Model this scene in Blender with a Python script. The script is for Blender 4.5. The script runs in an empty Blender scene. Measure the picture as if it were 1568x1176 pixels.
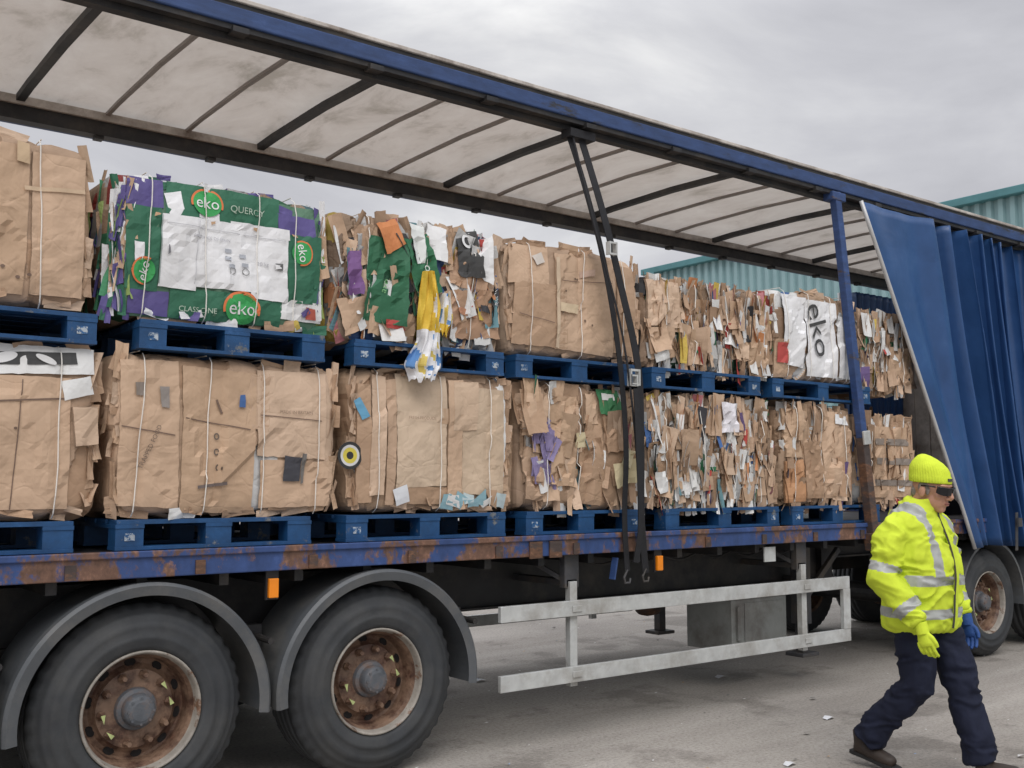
import bpy, math, random
import numpy as np
from mathutils import Vector, Matrix, noise
random.seed(7); np.random.seed(7)
R=random.random
def U(a,b): return a+(b-a)*random.random()
scene=bpy.context.scene
COL=scene.collection

# ------------------------------------------------------------------ helpers
class MB:
    def __init__(s): s.v=[];s.f=[];s.m=[];s.c=[]
    def add(s,verts,faces,m=0,c=(1,1,1)):
        o=len(s.v); s.v+=[tuple(p) for p in verts]
        for f in faces:
            s.f.append(tuple(i+o for i in f)); s.m.append(m); s.c.append(c)
    def box(s,x0,x1,y0,y1,z0,z1,m=0,c=(1,1,1)):
        v=[(x0,y0,z0),(x1,y0,z0),(x1,y1,z0),(x0,y1,z0),(x0,y0,z1),(x1,y0,z1),(x1,y1,z1),(x0,y1,z1)]
        s.add(v,[(0,3,2,1),(4,5,6,7),(0,1,5,4),(1,2,6,5),(2,3,7,6),(3,0,4,7)],m,c)
    def beam(s,a,b,w,h,m=0,c=(1,1,1),up=(0,0,1)):
        a=Vector(a);b=Vector(b);d=(b-a).normalized();u=Vector(up)
        r=d.cross(u)
        if r.length<1e-4: r=d.cross(Vector((0,1,0)))
        r.normalize();u=r.cross(d).normalized()
        v=[]
        for p in (a,b):
            for i,j in ((-1,-1),(1,-1),(1,1),(-1,1)):
                v.append(p+r*(i*w/2)+u*(j*h/2))
        s.add(v,[(3,2,1,0),(4,5,6,7),(0,1,5,4),(1,2,6,5),(2,3,7,6),(3,0,4,7)],m,c)
    def tube(s,pts,rad,n=14,m=0,c=(1,1,1),sx=1.0):
        pts=[Vector(p) for p in pts]; v=[];f=[]
        ref=Vector((0.13,0.9,0.2)).normalized()
        for i,p in enumerate(pts):
            t=(pts[min(i+1,len(pts)-1)]-pts[max(i-1,0)]).normalized()
            a=(ref-t*ref.dot(t))
            if a.length<.1: a=Vector((1,0,0))-t*t.x
            a.normalize(); b=t.cross(a)
            for k in range(n):
                an=2*math.pi*k/n
                v.append(p+a*(math.cos(an)*rad[i])+b*(math.sin(an)*rad[i]*sx))
        for i in range(len(pts)-1):
            for k in range(n):
                k2=(k+1)%n
                f.append((i*n+k,i*n+k2,(i+1)*n+k2,(i+1)*n+k))
        f.append(tuple(range(n-1,-1,-1))); o=(len(pts)-1)*n
        f.append(tuple(range(o,o+n)))
        s.add(v,f,m,c)
    def loft(s,rings,n=28,m=0,c=(1,1,1),pw=2.0,caps=True,ribs=0,amp=0):
        v=[];f=[]
        for (cx,cy,z,rx,ry) in rings:
            for k in range(n):
                a=2*math.pi*k/n; ca,sa=math.cos(a),math.sin(a)
                q=1+amp*math.cos(ribs*a) if ribs else 1
                v.append((cx+q*rx*math.copysign(abs(ca)**(2/pw),ca),cy+q*ry*math.copysign(abs(sa)**(2/pw),sa),z))
        for i in range(len(rings)-1):
            for k in range(n):
                k2=(k+1)%n; f.append((i*n+k,i*n+k2,(i+1)*n+k2,(i+1)*n+k))
        if caps:
            f.append(tuple(range(n-1,-1,-1))); o=(len(rings)-1)*n; f.append(tuple(range(o,o+n)))
        s.add(v,f,m,c)
    def ell(s,c0,r,n=18,k=12,m=0,c=(1,1,1),rot=None):
        v=[];f=[]
        for i in range(k+1):
            ph=math.pi*i/k
            for j in range(n):
                th=2*math.pi*j/n
                p=Vector((r[0]*math.sin(ph)*math.cos(th),r[1]*math.sin(ph)*math.sin(th),-r[2]*math.cos(ph)))
                if rot is not None: p=rot@p
                v.append(p+Vector(c0))
        for i in range(k):
            for j in range(n):
                j2=(j+1)%n
                f.append((i*n+j,i*n+j2,(i+1)*n+j2,(i+1)*n+j))
        s.add(v,f,m,c)
    def lathe(s,prof,cx,cy,cz,n=64,m=0,c=(1,1,1),mod=None,closed=False,sgn=1):
        v=[];f=[]
        P=len(prof)
        for k in range(n):
            a=2*math.pi*k/n
            for i,(r,y) in enumerate(prof):
                if mod and i in mod and (k//2)%2: r=r-mod[i]
                v.append((cx+r*math.cos(a),cy+y*sgn,cz+r*math.sin(a)))
        for k in range(n):
            k2=(k+1)%n
            for i in range(P-1+(1 if closed else 0)):
                i2=(i+1)%P
                f.append((k*P+i,k2*P+i,k2*P+i2,k*P+i2))
        s.add(v,f,m,c)
    def mesh(s,name):
        me=bpy.data.meshes.new(name)
        me.from_pydata(s.v,[],s.f)
        me.polygons.foreach_set('material_index',s.m)
        ca=me.color_attributes.new('Col','FLOAT_COLOR','CORNER')
        lt=np.zeros(len(me.polygons),dtype=np.int32); me.polygons.foreach_get('loop_total',lt)
        cc=np.array([tuple(c)[:3]+(1.0,) for c in s.c],dtype=np.float32).reshape(-1,4)
        ca.data.foreach_set('color',np.repeat(cc,lt,axis=0).ravel())
        me.update(); return me
    def obj(s,name,mats,parent=None,smooth=False,bevel=0):
        me=s.mesh(name)
        ob=bpy.data.objects.new(name,me); COL.objects.link(ob)
        for m in mats: me.materials.append(m)
        if smooth: me.polygons.foreach_set('use_smooth',[True]*len(me.polygons))
        if bevel:
            b=ob.modifiers.new('bevel','BEVEL'); b.width=bevel; b.segments=2; b.limit_method='ANGLE'
        if parent: ob.parent=parent
        return ob
def empty(name,loc=(0,0,0),rz=0,parent=None):
    e=bpy.data.objects.new(name,None); COL.objects.link(e); e.location=loc; e.rotation_euler=(0,0,rz)
    e.empty_display_size=.2
    if parent: e.parent=parent
    return e

def nt(name):
    m=bpy.data.materials.new(name); m.use_nodes=True
    t=m.node_tree; b=t.nodes['Principled BSDF']; return m,t,b
def ramp(t,fac,stops):
    n=t.nodes.new('ShaderNodeValToRGB'); e=n.color_ramp.elements
    while len(e)<len(stops): e.new(.5)
    for i,(p,c) in enumerate(stops):
        e[i].position=p; e[i].color=tuple(c)+(1,) if len(c)==3 else c
    t.links.new(fac,n.inputs[0]); return n.outputs[0]
def noise_n(t,scale,detail=4,rough=.55,vec=None,dist=0):
    n=t.nodes.new('ShaderNodeTexNoise'); n.inputs['Scale'].default_value=scale
    n.inputs['Detail'].default_value=detail; n.inputs['Roughness'].default_value=rough
    n.inputs['Distortion'].default_value=dist
    if vec is not None: t.links.new(vec,n.inputs['Vector'])
    return n.outputs['Fac']
def coords(t,scale=(1,1,1),kind='Object'):
    c=t.nodes.new('ShaderNodeTexCoord'); m=t.nodes.new('ShaderNodeMapping'); m.inputs['Scale'].default_value=scale
    t.links.new(c.outputs[kind],m.inputs[0]); return m.outputs[0]
def mixc(t,fac,a,b,mode='MIX'):
    n=t.nodes.new('ShaderNodeMix'); n.data_type='RGBA'; n.blend_type=mode
    for sock,val in ((n.inputs[0],fac),(n.inputs[6],a),(n.inputs[7],b)):
        if hasattr(val,'links'): t.links.new(val,sock)
        elif isinstance(val,(int,float)): sock.default_value=val
        else: sock.default_value=tuple(val)+(1,)
    return n.outputs[2]
def bump(t,b,h,strength=.3,dist=.01,prev=None):
    n=t.nodes.new('ShaderNodeBump'); n.inputs['Strength'].default_value=strength; n.inputs['Distance'].default_value=dist
    t.links.new(h,n.inputs['Height'])
    if prev is not None: t.links.new(prev,n.inputs['Normal'])
    t.links.new(n.outputs[0],b.inputs['Normal']); return n.outputs[0]
def simple(name,col,rough=.6,metal=0,var=.25,scale=6,bmp=.15,bd=.004,dirt=None,dirt_amt=.5,dscale=3):
    m,t,b=nt(name); v=coords(t)
    n=noise_n(t,scale,5,.6,v)
    lo=tuple(x*(1-var) for x in col); hi=tuple(min(1,x*(1+var)) for x in col)
    c=ramp(t,n,[(.3,lo),(.7,hi)])
    if dirt:
        n2=noise_n(t,dscale,8,.7,v)
        f=ramp(t,n2,[(.5-.12*dirt_amt,(0,0,0)),(.5+.25*(1.1-dirt_amt),(1,1,1))])
        c=mixc(t,f,c,dirt)
    t.links.new(c,b.inputs['Base Color']); b.inputs['Roughness'].default_value=rough; b.inputs['Metallic'].default_value=metal
    if bmp: bump(t,b,noise_n(t,scale*6,4,.6,v),bmp,bd)
    return m

# ------------------------------------------------------------------ materials
def card_mat(name,crease=.6,stain=.5):
    m,t,b=nt(name); v=coords(t)
    a=t.nodes.new('ShaderNodeAttribute'); a.attribute_name='Col'
    n=noise_n(t,3.5,5,.6,v)
    f=ramp(t,n,[(.28,(.82,.81,.80)),(.5,(1,1,1)),(.72,(1.07,1.07,1.08))])
    c=mixc(t,1.0,a.outputs['Color'],f,'MULTIPLY')
    n2=noise_n(t,22,5,.75,v)
    f2=ramp(t,n2,[(.30,(.68,.65,.62)),(.40,(1,1,1))])
    c=mixc(t,stain,c,f2,'MULTIPLY')
    t.links.new(c,b.inputs['Base Color']); b.inputs['Roughness'].default_value=.7
    vo=t.nodes.new('ShaderNodeTexVoronoi'); vo.feature='DISTANCE_TO_EDGE'; vo.inputs['Scale'].default_value=4.5
    nn=t.nodes.new('ShaderNodeTexNoise'); nn.inputs['Scale'].default_value=3; t.links.new(v,nn.inputs['Vector'])
    ad=t.nodes.new('ShaderNodeMix'); ad.data_type='RGBA'; ad.blend_type='ADD'; ad.inputs[0].default_value=.5
    t.links.new(v,ad.inputs[6]); t.links.new(nn.outputs['Color'],ad.inputs[7]); t.links.new(ad.outputs[2],vo.inputs['Vector'])
    cr=ramp(t,vo.outputs['Distance'],[(0,(0,0,0)),(.05,(1,1,1))])
    b1=bump(t,b,cr,crease*.35,.006)
    b2=bump(t,b,noise_n(t,6,3,.5,v,.8),crease*.85,.03,b1)
    bump(t,b,noise_n(t,90,3,.6,v),.15,.002,b2)
    return m
M_card=card_mat('cardboard',.65,.45)
M_print=card_mat('printed_card',.35,.25)

def rusty(name,paint,rust=(.12,.055,.03),lo=.5,hi=.56,scale=2.6,stretch=(1,1,2.5)):
    m,t,b=nt(name); v=coords(t,stretch)
    n=noise_n(t,scale,10,.72,v)
    f=ramp(t,n,[(lo,(0,0,0)),(hi,(1,1,1))])
    rn=noise_n(t,25,6,.7,v)
    rc=ramp(t,rn,[(.3,tuple(x*.5 for x in rust)),(.55,rust),(.75,tuple(min(1,x*2.2) for x in rust))])
    pn=noise_n(t,9,6,.7,v)
    pc=ramp(t,pn,[(.3,tuple(x*.6 for x in paint)),(.6,paint),(.8,tuple(min(1,x*1.4+.02) for x in paint))])
    c=mixc(t,f,pc,rc); t.links.new(c,b.inputs['Base Color'])
    b.inputs['Roughness'].default_value=.55
    bump(t,b,n,.4,.01); return m
M_railblue=rusty('worn_blue_side_rail',(.035,.075,.22),(.17,.09,.06),.50,.54,2.2,(1,1,.7))
M_roofblue=rusty('blue_roof_rail',(.03,.065,.18),(.03,.03,.035),.57,.62,1.6,(.6,1,2))
M_postblue=rusty('blue_pillar',(.035,.075,.21),(.08,.06,.06),.58,.63)
M_brownsteel=rusty('brown_steel',(.07,.05,.045),(.14,.07,.04),.48,.55)
M_pallet=rusty('blue_painted_wood',(.009,.068,.19),(.15,.16,.17),.60,.64,6,(1,1,1))
M_dark=simple('black_chassis_steel',(.018,.018,.02),.6,0,.4,5,.2,dirt=(.06,.052,.045),dirt_amt=.3)
M_dkgrey=simple('dark_steel',(.05,.05,.055),.6,0,.4,5,.2,dirt=(.1,.08,.06),dirt_amt=.4)
M_galv=simple('galvanised_steel',(.54,.55,.54),.5,.2,.15,9,.1,dirt=(.32,.30,.27),dirt_amt=.3)
M_alu=simple('aluminium_trim',(.52,.48,.44),.5,.0,.2,7,.1,dirt=(.22,.18,.15),dirt_amt=.4)
M_tyre=simple('tyre_rubber',(.036,.039,.043),.7,0,.2,8,.2,dirt=(.058,.059,.059),dirt_amt=.4,dscale=3)
M_guard=simple('grey_plastic_mudguard',(.085,.092,.10),.45,0,.12,6,.1,dirt=(.15,.145,.135),dirt_amt=.3,dscale=2)
M_rust=rusty('rusty_rim',(.24,.15,.10),(.085,.042,.028),.44,.58,8,(1,1,1))
M_rimlip=rusty('rim_flange',(.34,.31,.27),(.16,.09,.055),.54,.6,8,(1,1,1))
M_hub=simple('hub_grey',(.10,.11,.125),.6,0,.3,12,.3,dirt=(.15,.09,.06),dirt_amt=.3,dscale=12)
M_lime=simple('nut_indicator',(.42,.48,.20),.5,0,.3,20)
M_orange=simple('orange_lamp',(.85,.25,.01),.3,0,.1)
M_hole=simple('dark_hole',(.012,.01,.01),.9,0,.1)
M_strapblk=simple('black_webbing',(.012,.012,.015),.75,0,.3,30,.3)
M_strapwhite=simple('baling_wire',(.78,.75,.70),.5,0,.1,10,0)
M_yplate=simple('yellow_plate',(.75,.55,.05),.5,0,.1)
M_grnbox=simple('grey_box',(.24,.25,.24),.6,0,.15,5,.1,dirt=(.14,.13,.12))

def roof_mat():
    m=bpy.data.materials.new('translucent_roof_sheet'); m.use_nodes=True; t=m.node_tree
    for n in list(t.nodes):
        if n.type!='OUTPUT_MATERIAL': t.nodes.remove(n)
    out=[n for n in t.nodes if n.type=='OUTPUT_MATERIAL'][0]
    v=coords(t,(1,.5,1))
    c=ramp(t,noise_n(t,2.6,8,.68,v,.4),[(.32,(.42,.38,.33)),(.46,(.61,.56,.51)),(.75,(.74,.70,.65))])
    d=t.nodes.new('ShaderNodeBsdfDiffuse'); tr=t.nodes.new('ShaderNodeBsdfTranslucent'); mx=t.nodes.new('ShaderNodeMixShader')
    t.links.new(c,d.inputs[0]); t.links.new(c,tr.inputs[0]); mx.inputs[0].default_value=.33
    t.links.new(d.outputs[0],mx.inputs[1]); t.links.new(tr.outputs[0],mx.inputs[2]); t.links.new(mx.outputs[0],out.inputs[0])
    return m
M_roof=roof_mat()
def curtain_mat():
    m,t,b=nt('blue_pvc_curtain'); v=coords(t)
    c=ramp(t,noise_n(t,1.8,6,.65,v),[(.3,(.018,.06,.17)),(.6,(.028,.085,.23)),(.8,(.05,.12,.28))])
    t.links.new(c,b.inputs['Base Color']); b.inputs['Roughness'].default_value=.4
    bump(t,b,noise_n(t,3,3,.5,v,.5),.35,.03); return m
M_curtain=curtain_mat()

def ground_mat():
    m,t,b=nt('concrete_yard'); v=coords(t)
    a=ramp(t,noise_n(t,.35,8,.6,v),[(.3,(.29,.265,.24)),(.5,(.38,.35,.315)),(.7,(.45,.415,.375))])
    s=ramp(t,noise_n(t,45,6,.8,v),[(.3,(.50,.50,.50)),(.5,(1,1,1)),(.72,(1.3,1.3,1.3))])
    c=mixc(t,1,a,s,'MULTIPLY')
    v2=coords(t,(.12,1.1,1))
    st=ramp(t,noise_n(t,1.4,6,.6,v2),[(.42,(1,1,1)),(.6,(.78,.77,.76))])
    c=mixc(t,.8,c,st,'MULTIPLY')
    wet=ramp(t,noise_n(t,.9,8,.65,v),[(.54,(1,1,1)),(.60,(.62,.61,.60))])
    c=mixc(t,.8,c,wet,'MULTIPLY')
    sp=ramp(t,noise_n(t,14,7,.8,v),[(.34,(.45,.43,.42)),(.42,(1,1,1))])
    c=mixc(t,.8,c,sp,'MULTIPLY')
    t.links.new(c,b.inputs['Base Color']); b.inputs['Roughness'].default_value=.85
    bump(t,b,noise_n(t,60,6,.8,v),.6,.012); return m
M_ground=ground_mat()

# ------------------------------------------------------------------ world + sun + camera
w=bpy.data.worlds.new('World'); scene.world=w; w.use_nodes=True
t=w.node_tree; t.nodes.clear()
out=t.nodes.new('ShaderNodeOutputWorld')
sky=t.nodes.new('ShaderNodeTexSky'); sky.sky_type='NISHITA'; sky.sun_disc=False
sd=Vector((-.50,-.80,0)).normalized(); el=math.radians(48)
sky.sun_elevation=el; sky.sun_rotation=math.atan2(sd.x,sd.y)%(2*math.pi)
bg1=t.nodes.new('ShaderNodeBackground'); bg1.inputs[1].default_value=.12; t.links.new(sky.outputs[0],bg1.inputs[0])
tc=t.nodes.new('ShaderNodeTexCoord')
mp=t.nodes.new('ShaderNodeMapping'); mp.inputs['Scale'].default_value=(1,1,2.2); mp.inputs['Location'].default_value=(3.1,1.2,.4)
t.links.new(tc.outputs['Generated'],mp.inputs[0])
n1=noise_n(t,2.6,9,.55,mp.outputs[0],.4)
cl=ramp(t,n1,[(.34,(.50,.505,.545)),(.45,(.58,.585,.625)),(.56,(.68,.685,.715)),(.68,(.88,.88,.885))])
sp=t.nodes.new('ShaderNodeSeparateXYZ'); t.links.new(tc.outputs['Generated'],sp.inputs[0])
mm=t.nodes.new('ShaderNodeMapRange'); mm.inputs[1].default_value=.40; mm.inputs[2].default_value=.90; mm.inputs[3].default_value=1.0; mm.inputs[4].default_value=2.7
t.links.new(sp.outputs[2],mm.inputs[0])
bg2=t.nodes.new('ShaderNodeBackground'); t.links.new(cl,bg2.inputs[0]); t.links.new(mm.outputs[0],bg2.inputs[1])
n2=noise_n(t,1.3,5,.5,mp.outputs[0],.2)
cov=ramp(t,n2,[(.30,(.35,.35,.35)),(.40,(1,1,1))])
ms=t.nodes.new('ShaderNodeMixShader'); t.links.new(cov,ms.inputs[0]); t.links.new(bg1.outputs[0],ms.inputs[1]); t.links.new(bg2.outputs[0],ms.inputs[2])
t.links.new(ms.outputs[0],out.inputs[0])
sl=bpy.data.lights.new('sun','SUN'); sl.energy=1.2; sl.angle=math.radians(35); sl.color=(1,.96,.91)
so=bpy.data.objects.new('sun',sl); COL.objects.link(so)
sv=Vector((sd.x*math.cos(el),sd.y*math.cos(el),math.sin(el)))
so.rotation_euler=(-sv).to_track_quat('-Z','Y').to_euler(); so.location=sv*30

cam=bpy.data.cameras.new('camera'); co=bpy.data.objects.new('camera',cam); COL.objects.link(co)
cam.sensor_width=36; cam.lens=37.2; cam.clip_end=2000
co.location=(0,-5.2,1.62); co.rotation_euler=(math.radians(90+5.36),0,math.radians(-37.6))
scene.camera=co
scene.view_settings.view_transform='Standard'; scene.view_settings.look='None'; scene.view_settings.exposure=0

# ------------------------------------------------------------------ ground
g=MB(); S=600
g.add([(-S,-S,0),(S,-S,0),(S,S,0),(-S,S,0)],[(0,1,2,3)]); g.obj('ground',[M_ground])
M_litter=card_mat('litter_scraps',.3,.2)
g=MB()
for i in range(3200):
    x=U(-1,22); y=U(-4.5,16); s=U(.004,.018)*(1 if R()<.94 else 2.2)
    a=U(0,6.28); z=.006
    c=random.choice([(.75,.75,.74),(.7,.7,.7),(.2,.19,.18),(.16,.15,.14),(.45,.32,.2),(.25,.24,.22),(.18,.17,.16),(.3,.4,.6)])
    pts=[]
    for k in range(5):
        an=a+k*1.2566; rr=s*U(.5,1.1); pts.append((x+rr*math.cos(an),y+rr*math.sin(an)*.7,z+U(0,s*.5)))
    g.add(pts,[(0,1,2),(0,2,3),(0,3,4)],0,c)
for (x,y,s) in ((4.3,-1.9,.05),(5.1,-1.2,.045),(6.3,-.6,.05),(4.9,-2.6,.04),(7.4,-1.6,.05),(8.4,-2.3,.06),(3.9,-1.0,.04),(6.9,.9,.06),(5.2,2.0,.06),(6.2,-2.7,.03)):
    pts=[(x-s,y-s*.5,.006),(x,y-s*.6,.02),(x+s,y-s*.3,.007),(x+s*.9,y+s*.5,.012),(x,y+s*.6,.02),(x-s*.8,y+s*.4,.008)]
    g.add(pts,[(0,1,4,5),(1,2,3,4)],0,(.74,.75,.78))
g.obj('litter',[M_litter])

# ------------------------------------------------------------------ warehouse
def corr_mat():
    m,t,b=nt('teal_profiled_cladding'); v=coords(t)
    c=ramp(t,noise_n(t,.8,5,.6,v),[(.3,(.22,.35,.37)),(.7,(.28,.42,.44))])
    t.links.new(c,b.inputs['Base Color']); b.inputs['Roughness'].default_value=.5; return m
M_clad=corr_mat(); M_teal=simple('teal_fascia',(.07,.20,.22),.5,0,.15,2,0); M_glass=simple('dark_glass',(.03,.04,.05),.1,0,.1,2,0)
M_wroof=simple('pale_roof_sheet',(.42,.50,.50),.5,0,.1,2,0)
wh=empty('corrugated_warehouse')
X0=25.2; YA=-24; YB=19.8; H=8.7
g=MB(); y=YA; vs=[];n=0
prof=[(0,0),(.10,0),(.14,.09),(.26,.09),(.30,0)]
pts=[]
while y<YB:
    for (dy,dx) in prof[:-1]: pts.append((X0-dx,y+dy))
    y+=.30
pts.append((X0,y)); YB=y
for (px,py) in pts: vs+=[(px,py,1.2),(px,py,H)]
g.add(vs,[(2*i,2*i+2,2*i+3,2*i+1) for i in range(len(pts)-1)])
pts=[];x=X0
while x<X0+40:
    for (dy,dx) in prof[:-1]: pts.append((x+dy,YB+dx))
    x+=.30
pts.append((x,YB)); vs=[]
for (px,py) in pts: vs+=[(px,py,1.2),(px,py,H)]
g.add(vs,[(2*i,2*i+1,2*i+3,2*i+2) for i in range(len(pts)-1)])
g.obj('cladding_walls',[M_clad],wh)
g=MB(); g.box(X0-.02,X0+40,YA,YB-.02,0,1.2); g.obj('block_plinth',[simple('plinth_block',(.25,.2,.17),.8,0,.3,3,.3)],wh)
g=MB(); g.box(X0-.28,X0-.02,YA-.1,YB+.25,H-.10,H+.10); g.box(X0-.02,X0+40,YB+.05,YB+.25,H-.10,H+.10)
g.box(X0-.16,X0-.07,YB-.1,YB+.08,0,H-.2)
g.obj('fascia_and_gutter',[M_teal],wh,bevel=.02)
g=MB(); g.add([(X0-.1,YA,H+.105),(X0-.1,YB+.2,H+.105),(X0+20,YB+.2,H+2.6),(X0+20,YA,H+2.6)],[(0,1,2,3)]);g.add([(X0+40,YA,H+.105),(X0+40,YB+.2,H+.105),(X0+20,YB+.2,H+2.61),(X0+20,YA,H+2.61)],[(3,2,1,0)])
g.add([(X0,YB+.1,H+.1),(X0+40,YB+.1,H+.1),(X0+20,YB+.1,H+2.58)],[(0,1,2)])
g.obj('roof',[M_wroof],wh)
g=MB()
for yy in (-14,-4,6):
    g.box(X0-.16,X0-.11,yy-2.2,yy+2.2,.02,4.8)
    for k in range(12): g.box(X0-.19,X0-.16,yy-2.15,yy+2.15,.1+k*.39,.42+k*.39)
g.obj('roller_doors',[M_teal],wh)

# ------------------------------------------------------------------ trailer
TR=empty('curtain_side_trailer')
XR,XF=-1.3,12.3
g=MB(); g.box(XR,XF,.06,2.49,1.225,1.282); g.obj('deck_floor',[M_dkgrey],TR)
g=MB()
g.box(XR,XF,-.02,.055,1.165,1.292); g.box(XR,XF,2.495,2.57,1.165,1.292)
g.box(XR,XF,-.035,-.02,1.262,1.296)
g.obj('side_rail',[M_railblue],TR,bevel=.006)
g=MB()
x=XR+.2
while x<XF:
    g.box(x,x+.05,-.032,-.021,1.17,1.24); x+=.62
for xx in (4.12,4.28): g.box(xx,xx+.10,-.034,-.0215,1.155,1.258)
g.obj('rail_brackets',[M_brownsteel],TR)
g=MB()
x=XR+.1
while x<XF:
    g.box(x,x+.05,.06,2.49,1.10,1.223); x+=.42
for y in (.62,1.86):
    g.box(XR,8.0,y,y+.015,.80,1.10); g.box(XR,8.0,y-.06,y+.075,1.085,1.10); g.box(XR,8.0,y-.06,y+.075,.785,.80)
    g.box(8.0,XF,y,y+.015,.98,1.10); g.box(8.0,XF,y-.06,y+.075,.965,.98)
g.box(7.85,8.0,.56,1.95,.80,1.10)
g.obj('chassis_beams',[M_dark],TR)
def wheel(name,cx,y0,sgn,parent,r=.52):
    k=r/.52
    e=empty(name,(0,0,0),0,parent)
    g=MB()
    prof=[(.292,.045),(.296,.02),(.315,.012),(.345,.004),(.362,.0),(.366,.005),(.40,-.003),(.43,.0),(.434,.007),(.455,.012),(.470,.022),(.474,.032),(.492,.040),(.503,.050),(.514,.062),(.519,.075),(.52,.10),(.508,.103),(.508,.113),(.52,.116),(.52,.165),(.508,.168),(.508,.178),(.52,.181),(.52,.22),(.508,.223),(.508,.235),(.52,.238),(.52,.285),(.508,.29),(.508,.30),(.52,.303),(.515,.33),(.49,.35),(.42,.375),(.33,.37),(.292,.35)]
    prof=[(a*k,b) for a,b in prof]
    g.lathe(prof,cx,y0,r,160,0,mod={12:.005,13:.008,14:.009,15:.008,32:.008,33:.006},sgn=sgn)
    g.obj('tyre',[M_tyre],e,smooth=True)
    g=MB()
    g.lathe([(.292,.05),(.292,.018),(.286,.012),(.279,.018),(.274,.035),(.268,.06)],cx,y0,r,72,0,sgn=sgn)
    g.obj('rim_flange',[M_rimlip],e,smooth=True)
    g=MB()
    g.lathe([(.268,.06),(.256,.085),(.250,.12),(.246,.16),(.236,.172),(.215,.165),(.198,.15),(.188,.135),(.14,.128),(.118,.128),(.0,.128)],cx,y0,r,72,0,sgn=sgn)
    g.lathe([(.29,.05),(.262,.09),(.26,.35),(.29,.36)],cx,y0,r,48,0,sgn=sgn)
    for i in range(10):
        a=2*math.pi*i/10+.1
        px,pz=cx+.165*math.cos(a),r+.165*math.sin(a)
        g.lathe([(.0001,.085),(.012,.085),(.014,.09),(.019,.112),(.023,.118),(.023,.13)],px,y0,pz,6,0,sgn=sgn)
    g.obj('rim_disc',[M_rust],e)
    g=MB()
    for i in range(10):
        a=2*math.pi*(i+.5)/10+.1
        px,pz=cx+.222*math.cos(a),r+.222*math.sin(a)
        n=14; vv=[]
        ca,sa=math.cos(a),math.sin(a)
        for j in range(n):
            b=2*math.pi*j/n; u=.019*math.cos(b); v=.028*math.sin(b)
            vv.append((px+u*ca-v*sa,y0+sgn*(.161+ (-.004 if u<0 else .003)),pz+u*sa+v*ca))
        g.add(vv,[tuple(range(n))])
    g.obj('hand_holes',[M_hole],e)
    g=MB()
    g.lathe([(.0001,.028),(.045,.028),(.062,.034),(.072,.045),(.078,.06),(.080,.095),(.098,.105),(.104,.127)],cx,y0,r,32,0,sgn=sgn)
    for i in range(8):
        a=2*math.pi*i/8
        g.lathe([(.0001,.03),(.007,.03),(.007,.04)],cx+.06*math.cos(a),y0,r+.06*math.sin(a),6,0,sgn=sgn)
    g.obj('hub_cap',[M_hub],e)
    g=MB()
    for a0,tw in ((.1,1.9),(.1+.628,-1.7),(.1+5*.628,1.6),(.1+6*.628,-1.5)):
        px,pz=cx+.165*math.cos(a0),r+.165*math.sin(a0); yy=y0+sgn*.083
        d=(math.cos(a0+tw),math.sin(a0+tw)); nn_=(-d[1],d[0])
        g.add([(px-d[0]*.010+nn_[0]*.011,yy,pz-d[1]*.010+nn_[1]*.011),(px-d[0]*.010-nn_[0]*.011,yy,pz-d[1]*.010-nn_[1]*.011),(px+d[0]*.034,yy,pz+d[1]*.034)],[(0,1,2)])
    g.obj('nut_indicators',[M_lime],e)
    return e
AX=[.47,1.78,3.09]
for x in AX:
    wheel('wheel_near',x,.015,1,TR); wheel('wheel_far',x,2.535,-1,TR)
g=MB()
for x in AX:
    g.tube([(x,.3,.52),(x,2.25,.52)],[.075,.075],16)
    for y in (.66,1.89):
        g.beam((x-.5,y,.62),(x+.15,y,.60),.09,.05); g.box(x-.62,x-.42,y-.06,y+.06,.55,.80)
        g.tube([(x+.3,y,.62),(x+.3,y,.79)],[.13,.12],18)
    g.tube([(x+.05,.95,.62),(x+.22,.95,.66)],[.09,.09],14)
g.obj('axles_and_suspension',[M_dark],TR)
def mudguard(cx,y0,y1,name='mudguard'):
    g=MB(); n=48
    vs=[];f=[]
    a0,a1=math.radians(-6),math.radians(186)
    for i in range(n+1):
        a=a0+(a1-a0)*i/n
        k=1+.02*abs(math.cos(a))**4
        ca,sa=math.cos(a)*k,math.sin(a)
        ring=[(.565,y0+.004),(.612,y0-.006),(.627,y0+.01),(.627,y0+.06),(.612,y0+.072),(.612,y1),(.603,y1),(.603,y0+.05),(.582,y0+.015)]
        for (r,y) in ring: vs.append((cx+r*ca,y,.515+r*sa))
    P=9
    for i in range(n):
        for j in range(P):
            j2=(j+1)%P; f.append((i*P+j,(i+1)*P+j,(i+1)*P+j2,i*P+j2))
    f.append(tuple(range(P))); f.append(tuple(range(n*P+P-1,n*P-1,-1)))
    g.add(vs,f)
    return g.obj(name,[M_guard],TR)
for x in AX:
    mudguard(x,-.03,.43); 
    mudguard(x,2.12,2.58)
g=MB()
for x in (.47+.655,1.78+.655,3.09+.655,-.185):
    g.tube([(x,.02,.80),(x,.7,.82)],[.018,.018],10)
    g.box(x-.05,x+.05,.25,.33,.72,.86)
g.obj('mudguard_stays',[M_dark],TR)
g=MB()
for (x,z) in ((2.43,1.075),(5.28,1.075),(8.2,1.075)):
    g.box(x-.027,x+.027,-.012,.012,z-.05,z+.05)
g.obj('side_marker_lamps',[M_orange],TR,bevel=.004)
g=MB()
for (x,z) in ((2.43,1.075),(5.28,1.075),(8.2,1.075)):
    g.box(x-.035,x+.035,.0125,.03,z-.06,z+.09)
    g.box(x-.02,x+.02,.03,.62,z+.02,z+.06)
g.obj('lamp_brackets',[M_dark],TR)
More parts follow.
